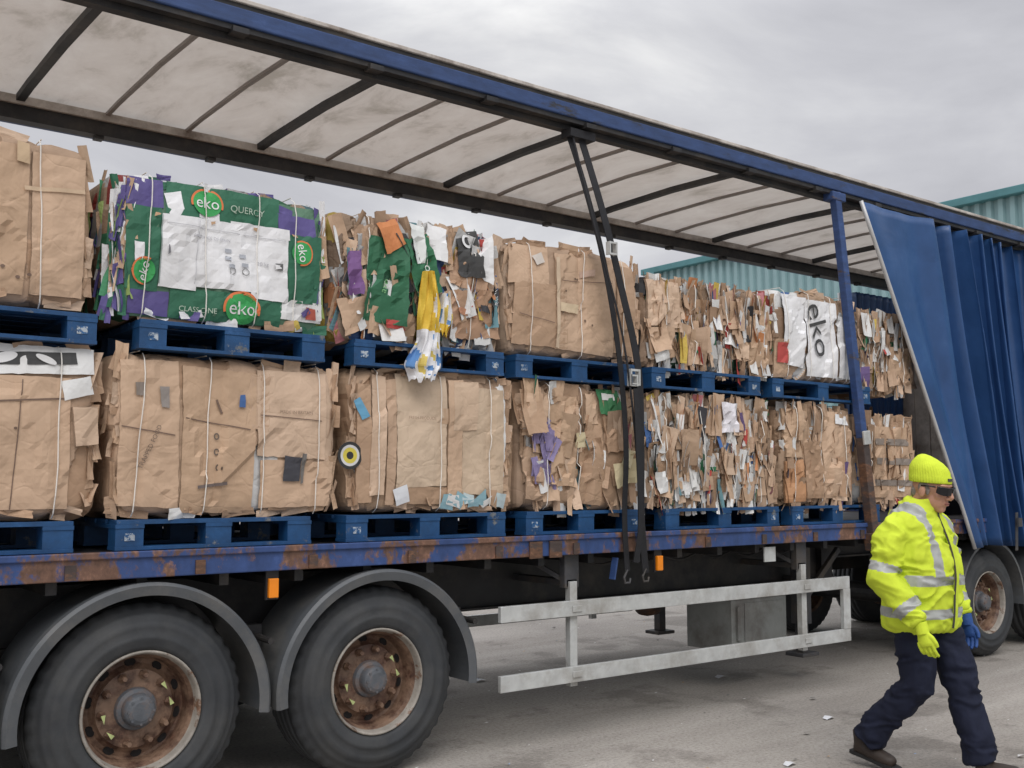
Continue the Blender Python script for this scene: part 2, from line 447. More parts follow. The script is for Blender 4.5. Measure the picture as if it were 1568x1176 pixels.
for (yy,nm) in ((.0,'side_guard_near'),(2.52,'side_guard_far')):
    g=MB(); a,b=3.92,7.45
    g.box(a,b,yy,yy+.03,.775,.872); g.box(a,b,yy,yy+.03,.36,.458)
    g.box(b-.09,b,yy-.003,yy+.032,.4585,.7745)
    s=1 if yy<1 else -1
    for x in (4.50,6.87):
        g.box(x,x+.06,yy+.031 if s>0 else yy-.05,yy+.08 if s>0 else yy-.001,.33,.99)
        for z in (.41,.82): g.box(x-.01,x+.07,yy-.008,yy-.002,z-.02,z+.02)
    g.obj(nm,[M_galv],TR,bevel=.004)
g=MB()
for x in (4.47,6.84):
    for yy in (.05,2.44):
        g.box(x,x+.12,yy,yy+.05,.95,1.16); g.box(x+.02,x+.1,yy,.62 if yy<1 else yy-.5,.96,1.0)
        g.beam((x+.03,yy+.05,1.0),(x-.12,yy+.3,1.15),.03,.03)
g.obj('guard_brackets',[M_dkgrey],TR)
g=MB()
for y in (.40,2.05):
    g.box(7.36,7.48,y,y+.12,.45,1.1); g.box(7.38,7.46,y+.02,y+.1,.22,.45); g.box(7.31,7.53,y-.03,y+.15,.19,.22)
    g.beam((7.4,y+.06,.6),(7.95,y+.06,1.05),.04,.05)
g.box(7.40,7.44,.52,2.05,.8,.84)
g.obj('landing_legs',[M_dkgrey],TR,bevel=.006)
g=MB(); g.box(6.45,7.12,.38,.85,.31,.72); g.box(6.43,7.14,.36,.87,.72,.75); g.box(6.5,6.54,.355,.38,.4,.66); g.box(6.60,7.07,.372,.38,.36,.68); g.obj('storage_box',[M_grnbox],TR,bevel=.01)
g=MB(); g.box(6.62,7.0,.34,.348,.755,.785); g.obj('yellow_number_plate',[M_yplate],TR)
g=MB(); g.tube([(5.2,1.1,.88),(5.3,1.1,.88),(6.1,1.1,.88),(6.2,1.1,.88)],[.06,.13,.13,.06],20)
g.tube([(4.0,1.5,.9),(4.05,1.5,.9),(4.7,1.5,.9),(4.75,1.5,.9)],[.06,.12,.12,.06],20)
g.tube([(6.35,1.3,.56),(6.42,1.3,.60),(6.50,1.3,.60),(6.58,1.3,.66)],[.05,.10,.10,.04],14)
g.obj('air_tanks',[M_brownsteel],TR,smooth=True)
g=MB()
for k in range(6):
    a=(5.0+k*.4,.5,1.09); b=(5.4+k*.4,.5,1.09)
    pts=[Vector(a).lerp(Vector(b),i/8)+Vector((0,0,-.05*math.sin(math.pi*i/8))) for i in range(9)]
    g.tube(pts,[.009]*9,6)
g.obj('air_lines',[M_dark],TR,smooth=True)
g=MB(); g.box(6.42,6.55,.02,.03,1.03,1.14); g.obj('label_plate',[M_galv],TR)
g=MB(); g.beam((4.86,-.01,1.13),(4.83,-.01,.99),.05,.012); g.obj('blue_tag',[M_postblue],TR)

# roof
g=MB()
ys=[.06,.2,.45,.8,1.3,1.8,2.2,2.4,2.5]; zs=[4.185,4.23,4.285,4.30,4.31,4.305,4.295,4.28,4.245]
xs=[]; x=XR
while x<XF+.01: xs.append(x); x+=.145
vs=[(xx,yy,zz+.010*math.sin(xx*2*math.pi/.58)+.010*noise.noise(Vector((xx*2,yy*2,0)))) for xx in xs for yy,zz in zip(ys,zs)]
P=len(ys); f=[(i*P+j,(i+1)*P+j,(i+1)*P+j+1,i*P+j+1) for i in range(len(xs)-1) for j in range(P-1)]
g.add(vs,f); g.obj('roof_sheet',[M_roof],TR,smooth=True)
def rib(g,x,w,h,drop):
    p=[(x,.06,4.15),(x,.25,4.225-drop),(x,.5,4.268-drop),(x,1.3,4.29-drop),(x,2.1,4.28-drop),(x,2.4,4.265-drop)]
    for a,b in zip(p[:-1],p[1:]): g.beam(a,b,w,h)
g=MB(); g2=MB()
x=1.61-1.74*1
while x<XF-.2:
    rib(g,x,.055,.045,.04)
    for d in (.58,1.16):
        if x+d<XF: rib(g2,x+d,.03,.022,.028)
    x+=1.74
g.obj('roof_bows',[M_dark],TR); g2.obj('roof_slats',[simple('grey_slat',(.25,.22,.20),.5,.0,.2)],TR)
g=MB(); g.box(XR,XF,-.028,.05,4.045,4.140); g.box(XR,XF,2.49,2.57,4.10,4.20)
g.obj('roof_rail',[M_roofblue],TR,bevel=.008)
g=MB(); g.box(XR,XF,-.036,.06,4.166,4.190); g.box(XR,XF,2.36,2.389,4.185,4.245)
g.obj('roof_edge_trim',[M_alu],TR,bevel=.004)
g=MB(); g.box(XR,XF,.055,.12,3.985,4.10); g.box(XR,XF,2.39,2.487,4.085,4.24); g.box(XR,XF,-.02,.05,4.1405,4.1655); g.box(XR,XF,-.012,.04,4.015,4.0445)
x=XR+.1
while x<XF: g.box(x,x+.09,-.036,.04,4.00,4.030); g.box(x,x+.06,2.40,2.47,4.06,4.084); x+=.83
g.obj('curtain_track',[M_dark],TR)
g=MB(); g.box(XF-.06,XF,.0,2.55,1.293,4.03); 
for k in range(12): g.box(XF-.08,XF-.06,.1+k*.2,.18+k*.2,1.3,4.0)
g.obj('front_bulkhead',[M_alu],TR)
g=MB()
for y in (-.01,2.44): g.box(XR-.08,XR-.002,y,y+.12,1.17,4.19)
g.box(XR-.08,XR-.002,.111,2.439,4.05,4.19); g.box(XR-.1,XR-.002,-.02,2.57,1.02,1.168)
g.obj('rear_frame',[M_postblue],TR,bevel=.01)
g=MB(); g.box(XR-.09,XR+.02,.1,2.45,.45,.58); g.box(XR-.1,XR-.09,.15,.5,.85,1.0);g.box(XR-.1,XR-.09,2.05,2.4,.85,1.0); g.obj('rear_underrun_bar',[M_galv],TR)
g=MB()
pt=Vector((7.40,.0,4.035)); pb=Vector((7.72,-.045,1.20))
mid=pt.lerp(pb,.72)
g.beam(pt,mid,.075,.065,0,up=(0,1,0)); 
g.beam(mid,pb,.085,.075,1,up=(0,1,0))
g.beam(pt.lerp(pb,.70)+Vector((0,-.045,0)),pt.lerp(pb,.74)+Vector((0,-.045,0)),.095,.02,2,up=(0,1,0))
g.beam(pb+Vector((-.01,-.0,.02)),pb+Vector((.02,0,-.12)),.12,.10,1,up=(0,1,0))
g.box(7.32,7.50,-.04,.06,3.96,4.03,0)
g.obj('side_pillar',[M_postblue,M_brownsteel,M_galv],TR,bevel=.006)

def curtain(name,top_l,bot_l,mid_t,mid_b,xr,yb,sgn,phase=0,K=13):
    g=MB(); nu,nv=340,40
    vs=[]
    for j in range(nv+1):
        v=j/nv
        xl=bot_l+(top_l-bot_l)*(v**1.03); xm=mid_b+(mid_t-mid_b)*v
        for i in range(nu+1):
            s=i/nu
            if s<.22:
                q=s/.22; x=xl+(xm-xl)*q
                y=.015+.05*math.sin(q*7+2*v)*math.sin(math.pi*q)*(.6+.6*(1-v))+.03*math.sin(q*16-5*v)*q
                if q>.8: y-=.16*((q-.8)/.2)**1.3
            else:
                q=(s-.22)/.78; x=xm+(xr-xm)*q
                ph=q*K+phase+.16*math.sin(5*q+2.2*v)+.05*math.sin(23*q)+.10*math.sin(9*q-3*v)
                fo=math.sin(2*math.pi*ph-.5*math.pi)
                fo=math.copysign(abs(fo)**.7,fo)
                am=(.10+.035*math.sin(11*q))*(.75+.25*(1-v))
                y=-.16+ (fo*.5+.5)*am*2.0 + .02*math.sin(41*q-5*v)
                x+=.055*math.sin(2*math.pi*ph*1.0+.6)*min(1,q*8)
            z=1.03+(3.985-1.03)*v + .02*math.sin(9*s)*(1-v)
            vs.append((x,yb-sgn*y,z))
    f=[(j*(nu+1)+i,j*(nu+1)+i+1,(j+1)*(nu+1)+i+1,(j+1)*(nu+1)+i) for j in range(nv) for i in range(nu)]
    g.add(vs,f)
    ob=g.obj(name,[M_curtain],TR,smooth=True)
    sm=ob.modifiers.new('thick','SOLIDIFY'); sm.thickness=.004
    g=MB()
    pts=[Vector(vs[j*(nu+1)])+Vector((-.012,-sgn*.008,0)) for j in range(0,nv+1,4)]
    g.tube(pts,[.017]*len(pts),10)
    g.obj(name+'_pole',[simple('pale_pole',(.5,.5,.5),.4,.2,.1)],TR,smooth=True)
curtain('side_curtain',7.66,9.25,8.95,9.55,12.2,-.06,1)
curtain('far_curtain',11.2,11.2,11.3,11.3,12.2,2.62,-1,.3)
g=MB()
for x in (9.75,10.25,10.8,11.4,11.9):
    g.beam((x,-.22,1.35),(x+.01,-.20,1.0),.045,.006,up=(0,1,0)); g.box(x-.03,x+.04,-.25,-.228,1.22,1.30)
g.obj('curtain_buckles',[M_dkgrey],TR)

RS=empty('ratchet_strap')
def ribbon(g,pts,w,m=0,nrm=(0,-1,0),c=(1,1,1),th=.003,side=None):
    pts=[Vector(p) for p in pts]
    P=[]
    for i in range(len(pts)-1):
        p0=pts[max(i-1,0)];p1=pts[i];p2=pts[i+1];p3=pts[min(i+2,len(pts)-1)]
        for k in range(5):
            tt=k/5
            P.append(.5*((2*p1)+(-p0+p2)*tt+(2*p0-5*p1+4*p2-p3)*tt*tt+(-p0+3*p1-3*p2+p3)*tt**3))
    P.append(pts[-1]); N=Vector(nrm)
    v=[];f=[]
    for i,p in enumerate(P):
        tg=(P[min(i+1,len(P)-1)]-P[max(i-1,0)]).normalized()
        s=tg.cross(N).normalized() if side is None else Vector(side)
        n2=s.cross(tg).normalized()
        for a,b in ((-1,-1),(1,-1),(1,1),(-1,1)): v.append(p+s*(a*w/2)+n2*(b*th))
    for i in range(len(P)-1):
        for k in range(4):
            k2=(k+1)%4; f.append((i*4+k,i*4+k2,(i+1)*4+k2,(i+1)*4+k))
    f+= [(3,2,1,0),tuple(range(4*len(P)-4,4*len(P)))]
    g.add(v,f,m,c)
g=MB()
ribbon(g,[(4.52,.06,3.98),(4.60,-.02,3.6),(4.74,-.05,3.1),(4.85,-.07,2.5),(4.90,-.08,1.9),(4.90,-.06,1.4),(4.93,-.05,1.04)],.044)
ribbon(g,[(4.62,.05,3.98),(4.72,-.06,3.45),(4.86,-.085,2.95),(5.00,-.10,2.4),(5.02,-.10,1.9),(5.03,-.085,1.4),(5.10,-.05,1.02)],.058)
ribbon(g,[(4.53,.02,3.95),(4.62,-.1,3.3),(4.84,-.12,2.6),(4.96,-.12,1.8),(4.99,-.10,1.1)],.014)
ribbon(g,[(4.95,-.13,2.25),(4.96,-.14,1.8),(4.99,-.12,1.35),(4.96,-.1,1.1)],.048)
g.box(4.5,4.72,.0,.1,3.93,3.985)
g.obj('webbing',[M_strapblk],RS)
g=MB()
for (x,z,s) in ((4.75,3.17,.8),(4.94,2.32,1.0),(4.93,2.30,.7)):
    for dx in (-.038,.038): g.box(x+dx*s-.005,x+dx*s+.005,-.14,-.10,z-.05*s,z+.06*s)
    g.box(x-.04*s,x+.04*s,-.135,-.12,z+.045*s,z+.06*s); g.box(x-.04*s,x+.04*s,-.135,-.12,z-.05*s,z-.035*s)
g.obj('buckles',[M_galv],RS)
g=MB()
for x in (4.93,5.10):
    g.tube([(x,-.05,1.05),(x-.03,-.05,1.0),(x-.02,-.05,.965),(x+.02,-.05,.965),(x+.035,-.04,.99)],[.008]*5,8)
g.obj('hooks',[M_dkgrey],RS)

# ------------------------------------------------------------------ pallets
M_mark=rusty('pallet_stencil',(.45,.5,.55),(.012,.09,.24),.48,.52,40,(1,1,1))
def pallet(x0,x1,y0,z0):
    g=MB(); y1=y0+1.16
    for yy in (y0,(y0+y1)/2-.06,y1-.12): 
        g.box(x0,x1,yy,yy+.12,z0,z0+.018)
    for yy in (y0,(y0+y1)/2-.07,y1-.14):
        for xx in (x0,(x0+x1)/2-.07,x1-.14):
            g.box(xx+.002,xx+.138,yy+.004,yy+.116,z0+.0181,z0+.105)
    for xx in (x0,(x0+x1)/2-.07,x1-.14):
        g.box(xx,xx+.14,y0,y1,z0+.1051,z0+.125)
    n=7; wv=(y1-y0-.03*(n-1))/n
    for k in range(n):
        yy=y0+k*(wv+.03)
        g.box(x0+U(0,.008),x1-U(0,.008),yy,yy+wv,z0+.1252,z0+.146)
    for xx in (x0+.07,x1-.07):
        if R()<.6: g.box(xx-.025,xx+.025,y0+.0015,y0+.0035,z0+.045,z0+.082,1)
    return g.obj('blue_pallet',[M_pallet,M_mark],bevel=.004)
ZL=1.296; ZLB=1.448; ZU=2.285; ZUB=2.435
for (a,b) in ((-.85,.2),(.36,1.43),(1.62,2.66),(2.87,3.98),(4.14,5.15),(5.38,6.62),(6.78,7.95)):
    pallet(a,b,.03,ZL); pallet(a,b,1.28,ZL)
for (a,b) in ((-.75,.3),(.4,1.50),(1.70,2.72),(2.90,3.96),(4.05,5.12),(5.25,6.42),(6.56,7.85)):
    pallet(a,b,.02,ZU); pallet(a,b,1.28,ZU)

# ------------------------------------------------------------------ bales
BR=[(.49,.335,.22),(.54,.375,.255),(.43,.285,.185),(.58,.42,.30),(.48,.33,.225),(.38,.245,.155)]
WH=[(.70,.70,.69),(.76,.76,.75),(.62,.62,.61)]
CO=[(.03,.18,.08),(.45,.06,.05),(.05,.12,.30),(.55,.40,.08),(.15,.10,.24),(.52,.22,.09),(.03,.03,.035),(.14,.28,.32),(.03,.11,.06),(.42,.16,.17)]
PAL={'flat':(.985,.015,.0),'brown':(.87,.095,.035),'mixed':(.64,.26,.10),'colour':(.44,.28,.28),'white':(.55,.40,.05)}
def pick(kind):
    a,b,c=PAL[kind]; r=R()
    col=random.choice(BR) if r<a else random.choice(WH) if r<a+b else random.choice(CO)
    k=U(.78,1.12); return tuple(min(.85,x*k) for x in col)
def text2d(body,size):
    cu=bpy.data.curves.new('t','FONT'); cu.body=body; cu.size=size; cu.align_x='CENTER'; cu.align_y='CENTER'; cu.resolution_u=3
    ob=bpy.data.objects.new('t',cu); COL.objects.link(ob)
    dg=bpy.context.evaluated_depsgraph_get()
    me=bpy.data.meshes.new_from_object(ob.evaluated_get(dg))
    v=[(p.co.x,p.co.y) for p in me.vertices]; f=[tuple(p.vertices) for p in me.polygons]
    bpy.data.objects.remove(ob); bpy.data.meshes.remove(me)
    return v,f
FM=Matrix(((1,0,0),(0,0,-1),(0,1,0)))
class Bale:
    def __init__(s,x0,x1,z0,z1,kind,seed,y0=.07,y1=1.22,res=.016,nsh=None,straps=4,coarse=False,calm=1.0):
        rs=np.random.RandomState(seed); random.seed(seed)
        s.c=np.array([(x0+x1)/2,(y0+y1)/2,(z0+z1)/2]); s.h=np.array([(x1-x0)/2,(y1-y0)/2,(z1-z0)/2])
        s.kind=kind; s.x0,s.x1,s.y0,s.z0,s.z1,s.y1=x0,x1,y0,z0,z1,y1
        K,s.amp,tl,met={'flat':(16,.008,.045,(1,1,.6)),'brown':(70,.020,.16,(2.2,1,.6)),'mixed':(220,.024,.22,(3.2,1,.7)),'colour':(160,.020,.18,(1.8,1,.8)),'white':(50,.012,.10,(1.6,1,1))}[kind]
        s.amp*=calm; tl*=calm
        s.met=np.array(met)
        s.S=s.c+(rs.rand(K,3)*2-1)*s.h
        ax=rs.randint(0,5,K)
        for i in range(K):
            a=ax[i]
            if a<=1: s.S[i,1]=y0
            elif a==2: s.S[i,0]=x0
            elif a==3: s.S[i,0]=x1
            else: s.S[i,2]=z1
        s.off=(rs.rand(K)-.5)*2*s.amp; s.T=(rs.rand(K,3)-.5)*2*tl
        s.ph=rs.rand(8)*6.28
        s.straps=[x0+(x1-x0)*((i+.5)/straps+U(-.04,.04)) for i in range(straps)] if straps else []
        g=MB(); s.g=g; s.over=[]
        dark={'flat':1,'brown':.8,'mixed':.55,'colour':.5,'white':.85}[kind]  # core colour darkened per kind, painting in the shade of gaps between scraps
        cellcol=[tuple(x*dark for x in pick(kind)) for _ in range(K)]
        if coarse: res=.05
        def grid(o,u,v,nu,nv):
            o=np.array(o,float);u=np.array(u,float);v=np.array(v,float)
            I,J=np.meshgrid(np.linspace(0,1,nu+1),np.linspace(0,1,nv+1))
            P=o+I.reshape(-1,1)*u+J.reshape(-1,1)*v
            Q,idx=s.disp(P)
            W=nu+1
            base=len(g.v); g.v+= [tuple(q) for q in Q]
            for j in range(nv):
                for i in range(nu):
                    a=j*W+i
                    g.f.append((base+a,base+a+1,base+a+W+1,base+a+W)); g.m.append(0); g.c.append(cellcol[idx[a]])
        n=lambda L,r: max(2,int(L/r))
        X,Y,Z=x1-x0,y1-y0,z1-z0
        grid((x0,y0,z0),(X,0,0),(0,0,Z),n(X,res),n(Z,res))
        r2=max(res*1.6,.03)
        grid((x0,y1,z0),(0,-Y,0),(0,0,Z),n(Y,r2),n(Z,r2))
        grid((x1,y0,z0),(0,Y,0),(0,0,Z),n(Y,r2),n(Z,r2))
        grid((x0,y0,z1),(X,0,0),(0,Y,0),n(X,r2),n(Y,r2))
        grid((x1,y1,z0),(-X,0,0),(0,0,Z),n(X,.06),n(Z,.06))
        grid((x0,y1,z0),(X,0,0),(0,-Y,0),n(X,.06),n(Y,.06))
        cnt={'flat':64,'brown':190,'mixed':700,'colour':420,'white':130}[kind] if nsh is None else nsh
        if coarse: cnt=cnt//4
        for i in range(cnt):
            r=R()
            face='f' if r<.74 else 'l' if r<.85 else 'r' if r<.90 else 't'
            e=None
            if kind=='mixed': w,hh,ya,rl=U(.010,.038),U(.05,.18),U(-1.05,1.05),.22
            elif kind=='colour': w,hh,ya,rl=U(.016,.050),U(.04,.14),U(-.9,.9),.4
            elif kind=='brown': w,hh,ya,rl=U(.012,.042),U(.06,.20),U(-.9,.9),.2
            else:
                w,hh,ya,rl=U(.012,.035),U(.03,.10),U(-.9,.9),.3
                if face=='f': e=random.choice('llrrtb')
            big=kind in('mixed','brown','colour') and face=='f' and R()<.12
            if big: w,hh,ya=U(.04,.09),U(.07,.16),U(-.25,.25)
            px=U(x0+.03,x1-.03); pz=U(z0+.05,z1-.05); py=U(y0+.05,y0+.8)
            if kind!='flat' and face=='f': pz=min(max(pz,z0+hh*.6),z1-hh*.85)
            if e=='l': px=x0+U(.0,.04)
            if e=='r': px=x1-U(.0,.04)
            if e=='t': pz=z1-U(0,.04); w,hh=hh,w
            if e=='b': pz=z0+U(.02,.06); w,hh=hh,w*.8
            if e in('t','b'): ya*=.2
            roll=U(-rl,rl); pit=U(-.2,.2)
            if face=='f': Mx=FM; pos=(px,s.surf(px,pz)+U(-.004,.010),pz)
            elif face=='l': Mx=Matrix(((0,0,-1),(-1,0,0),(0,1,0))); pos=(x0+U(-.01,.015),py,pz); ya*=.5
            elif face=='r': Mx=Matrix(((0,0,1),(1,0,0),(0,1,0))); pos=(x1+U(-.015,.01),py,pz); ya*=.5
            else: Mx=FM; pos=(px,U(y0+.02,y0+.4),z1-U(.015,.04)); ya=U(-1.2,1.2); hh=U(.015,.035) if kind!='flat' else U(.01,.018); w=U(.02,.09); roll=U(-.3,.3)
            rot=Matrix.Rotation(roll,3,'Z')@Matrix.Rotation(ya,3,'Y')@Matrix.Rotation(pit,3,'X')
            s.shard(pos,Mx@rot,w,hh,pick('brown' if big and R()<.5 else kind))
    def disp(s,P):
        P=np.asarray(P,float)
        q=(P-s.c)/s.h; p=13.0
        m=(np.abs(q)**p).sum(1)**(1/p); q2=q/m[:,None]
        nn=np.sign(q)*np.abs(q)**7; nn/=np.linalg.norm(nn,axis=1)[:,None]+1e-9
        d2=np.zeros((len(P),len(s.S)))
        Wp=P+.02*np.stack([np.sin(P[:,2]*23+s.ph[0])+.6*np.sin(P[:,2]*61+s.ph[3]),np.zeros(len(P)),np.sin(P[:,0]*19+s.ph[1])+.6*np.sin(P[:,0]*53+s.ph[4])],1)*(.6 if s.kind!='flat' else .15)
        for a in range(3):
            d2+=((Wp[:,a:a+1]-s.S[None,:,a])*s.met[a])**2
        idx=d2.argmin(1)
        d=s.off[idx]+((P-s.S[idx])*s.T[idx]).sum(1)
        d=np.clip(d,-s.amp*2,s.amp*1.6)
        d+=.011*np.sin(P[:,0]*7+s.ph[2])*np.sin(P[:,2]*9+s.ph[5])+.003*np.sin(P[:,0]*37+s.ph[6]+3*np.sin(P[:,2]*11))*np.sin(P[:,2]*29+s.ph[7])
        for sx in s.straps: d-=.016*np.exp(-((P[:,0]-sx)/.03)**2)
        d+=.016*(1-((P[:,2]-s.c[2])/s.h[2])**2)
        return s.c+q2*s.h+nn*d[:,None],idx
    def surf(s,x,z,r=0):
        x=min(max(x,s.x0+.01),s.x1-.01); z=min(max(z,s.z0+.01),s.z1-.01)
        if r: P=[(x+a*r,s.y0,z+b*r) for a,b in ((0,0),(1,0),(-1,0),(0,1),(0,-1),(.7,.7),(-.7,.7),(.7,-.7),(-.7,-.7))]
        else: P=[(x,s.y0,z)]
        return float(s.disp(P)[0][:,1].min())
    def shard(s,pos,Mx,w,h,col,n=3):
        pos=Vector(pos); fold=U(-.5,.5); u0=U(-.5,.5); cu=U(-.15,.15)
        cj=[(U(-.18,.08),U(-.12,.06)) for _ in range(4)]
        vs=[]
        for j in range(n+1):
            for i in range(n+1):
                u=i/n*2-1; v=j/n*2-1
                k=[(1-u)*(1-v)/4,(1+u)*(1-v)/4,(1+u)*(1+v)/4,(1-u)*(1+v)/4]
                du=sum(kk*c[0] for kk,c in zip(k,cj))*u; dv=sum(kk*c[1] for kk,c in zip(k,cj))*v
                e=1 if (i in(0,n) or j in (0,n)) else 0
                uu=(u+du+U(-.05,.05)*e)*w; vv=(v+dv+U(-.03,.03)*e)*h
                vs.append(pos+Mx@Vector((uu,vv,fold*abs(u-u0)*w+cu*v*v*h+U(-.003,.003))))
        f=[(j*(n+1)+i,j*(n+1)+i+1,(j+1)*(n+1)+i+1,(j+1)*(n+1)+i) for j in range(n) for i in range(n)]
        s.g.add(vs,f,0,col)
    def rect(s,x0,x1,z0,z1,col,off=.008,rot=0,m=1,ragged=.003,r=.012,curl=0,tilt=0):
        nx=max(2,int((x1-x0)/.03)); nz=max(2,int((z1-z0)/.03)); cx,cz=(x0+x1)/2,(z0+z1)/2
        cj=[(U(-1,1)*ragged*2,U(-1,1)*ragged*2) for _ in range(4)]
        vs=[]
        for j in range(nz+1):
            for i in range(nx+1):
                e=1 if i in(0,nx) or j in (0,nz) else 0
                a,b=i/nx,j/nz
                kk=[(1-a)*(1-b),a*(1-b),a*b,(1-a)*b]
                x=x0+(x1-x0)*a+U(-1,1)*ragged*.5*e+sum(k_*c[0] for k_,c in zip(kk,cj)); z=z0+(z1-z0)*b+U(-1,1)*ragged*.5*e+sum(k_*c[1] for k_,c in zip(kk,cj))
                dx,dz=x-cx,z-cz; x=cx+dx*math.cos(rot)-dz*math.sin(rot); z=cz+dx*math.sin(rot)+dz*math.cos(rot)
                vs.append((x,s.surf(x,z,r)-off-curl*(abs(a-.5)*2)**3*.02-tilt*(a-.5),z))
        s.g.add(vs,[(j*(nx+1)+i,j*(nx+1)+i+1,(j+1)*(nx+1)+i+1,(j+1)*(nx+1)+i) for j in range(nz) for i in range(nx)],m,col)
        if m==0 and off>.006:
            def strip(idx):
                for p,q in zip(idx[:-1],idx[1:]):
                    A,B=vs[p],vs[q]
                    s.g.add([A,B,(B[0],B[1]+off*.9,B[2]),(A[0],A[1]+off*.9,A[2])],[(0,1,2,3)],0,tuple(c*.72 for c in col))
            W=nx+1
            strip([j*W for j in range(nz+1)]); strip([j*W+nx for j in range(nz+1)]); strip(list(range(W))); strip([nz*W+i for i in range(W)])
    def line(s,x0,z0,x1,z1,w,col,off):
        n=max(2,int(math.hypot(x1-x0,z1-z0)/.03)); d=Vector((x1-x0,z1-z0)).normalized(); nx_,nz_=-d.y*w/2,d.x*w/2
        vs=[]
        for i in range(n+1):
            x=x0+(x1-x0)*i/n; z=z0+(z1-z0)*i/n; y=s.surf(x,z,.012)-off
            vs+=[(x-nx_,y,z-nz_),(x+nx_,y,z+nz_)]
        s.g.add(vs,[(2*i,2*i+1,2*i+3,2*i+2) for i in range(n)],1,col)
    def disc(s,cx,cz,rx,rz,col,off,rot=0,r=.012,a0=0,a1=6.2832,ri=0):
        n=28; vs=[];f=[]; rings=3
        for k in range(rings+1):
            q=ri+(1-ri)*k/rings
            for i in range(n+1):
                a=a0+(a1-a0)*i/n; dx,dz=rx*q*math.cos(a),rz*q*math.sin(a)
                x=cx+dx*math.cos(rot)-dz*math.sin(rot); z=cz+dx*math.sin(rot)+dz*math.cos(rot)
                vs.append((x,s.surf(x,z,r)-off,z))
        for k in range(rings):
            for i in range(n):
                f.append((k*(n+1)+i,(k+1)*(n+1)+i,(k+1)*(n+1)+i+1,k*(n+1)+i+1))
        s.g.add(vs,f,1,col)
    def text(s,body,cx,cz,size,col,off,rot=0,r=.012):
        v,f=text2d(body,size); vs=[]
        for (a,b) in v:
            x=cx+a*math.cos(rot)-b*math.sin(rot); z=cz+a*math.sin(rot)+b*math.cos(rot)
            vs.append((x,s.surf(x,z,r)-off,z))
        s.g.add(vs,f,1,col)
    def logo(s,cx,cz,r,rot=0,off=.014):
        s.disc(cx,cz,r*1.14,r*1.02,(.68,.18,.06),off,rot,a0=-.3,a1=3.4,ri=.8)
        s.disc(cx,cz,r*1.0,r*.88,(.04,.33,.09),off+.0015,rot)
        s.text('eko',cx,cz,r*1.1,(.76,.76,.76),off+.005,rot)
    def wires(s,off=.03,w=.0062):
        for sx in s.straps:
            N=30; lean=U(-.03,.03); vs=[];f=[]
            ph=U(0,6)
            for i in range(N+1):
                z=s.z0+.005+(s.z1-s.z0-.01)*i/N; x=sx+lean*(i/N-.5)+.0025*math.sin(i*.4+ph)
                y=s.surf(x,z,.015)-off
                if i in (0,N): y+=off
                vs+=[(x-w/2,y,z),(x,y-.004,z),(x+w/2,y,z)]
            for i in range(N):
                for k in range(2): f.append((3*i+k,3*i+k+1,3*i+k+4,3*i+k+3))
            s.g.add(vs,f,2,(1,1,1))
            s.g.tube([(sx,s.y0+.03,s.z1+.004),(sx,s.y0+.5,s.z1+.012),(sx,s.y1-.05,s.z1+.004)],[.003]*3,5,2)
    def done(s,name='cardboard_bale',off=.02):
        if s.straps: s.wires(off)
        return s.g.obj(name,[M_card,M_print,M_strapwhite],smooth=False)

Z1=2.275; Z3=3.19
DK=(.17,.11,.08)
b=Bale(-.95,.28,ZLB,Z1,'flat',11); b.done()
b=Bale(.33,1.53,ZLB,Z1-.01,'flat',12,straps=3)
b.rect(.85,1.50,2.13,2.265,(.74,.74,.73),.012,ragged=.006,rot=.03); b.rect(.95,1.42,2.17,2.235,(.05,.05,.05),.016,rot=.05); b.disc(1.10,2.20,.06,.024,(.7,.7,.7),.020,rot=.3); b.disc(1.28,2.20,.05,.016,(.7,.7,.7),.021,rot=-.4);b.disc(1.00,2.20,.03,.014,(.7,.7,.7),.020); b.rect(1.36,1.50,2.03,2.12,(.74,.74,.73),.014,rot=.25)
b.rect(.5,1.40,1.5,2.12,BR[1],.008,m=0); b.rect(1.41,1.53,1.80,1.98,BR[3],.03,rot=.06,m=0); b.line(.9,1.98,1.38,2.02,.008,DK,.013); b.line(1.15,1.5,1.18,2.1,.005,DK,.012)
for i in range(6): b.disc(U(.9,1.4),U(1.55,2.1),.008,.006,DK,.013)
b.done()
b=Bale(1.60,2.82,ZLB,Z1+.0,'flat',13,straps=4)
for (x0,x1,z0,z1,c) in ((1.63,1.92,1.50,2.24,BR[1]),(1.93,2.33,1.47,2.21,BR[0]),(2.34,2.74,1.76,2.22,BR[3]),(2.36,2.79,1.49,1.75,BR[1]),(2.30,2.40,1.9,2.2,BR[4])):
    b.rect(x0,x1,z0,z1,c,.009,rot=U(-.015,.015),m=0,ragged=.006)
b.rect(2.50,2.60,1.63,1.76,(.05,.05,.06),.02,m=1,rot=-.05); b.rect(2.60,2.62,1.62,1.78,(.15,.14,.13),.021,rot=-.05); b.rect(1.70,1.74,2.05,2.12,(.24,.2,.17),.018); b.rect(1.82,1.86,2.0,2.1,(.27,.24,.22),.018)
for (x,z) in ((2.12,1.78),(2.12,1.86),(2.13,1.70)):
    b.disc(x,z,.014,.018,(.12,.09,.07),.018,ri=.55)
b.text('TRAPPED FOOD',1.78,1.80,.032,(.18,.13,.10),.018,rot=1.2); b.rect(2.24,2.27,2.02,2.08,(.05,.12,.3),.02)
b.line(2.02,1.60,2.18,1.62,.016,(.14,.11,.10),.018); b.text('MADE IN BRITAIN',2.56,2.0,.024,(.26,.18,.13),.018)
b.line(1.95,1.95,2.3,1.90,.006,DK,.014); b.line(1.64,1.9,1.9,1.86,.006,DK,.014); b.line(2.36,1.98,2.72,1.96,.005,DK,.014); b.line(2.12,2.05,2.15,1.98,.012,DK,.016)
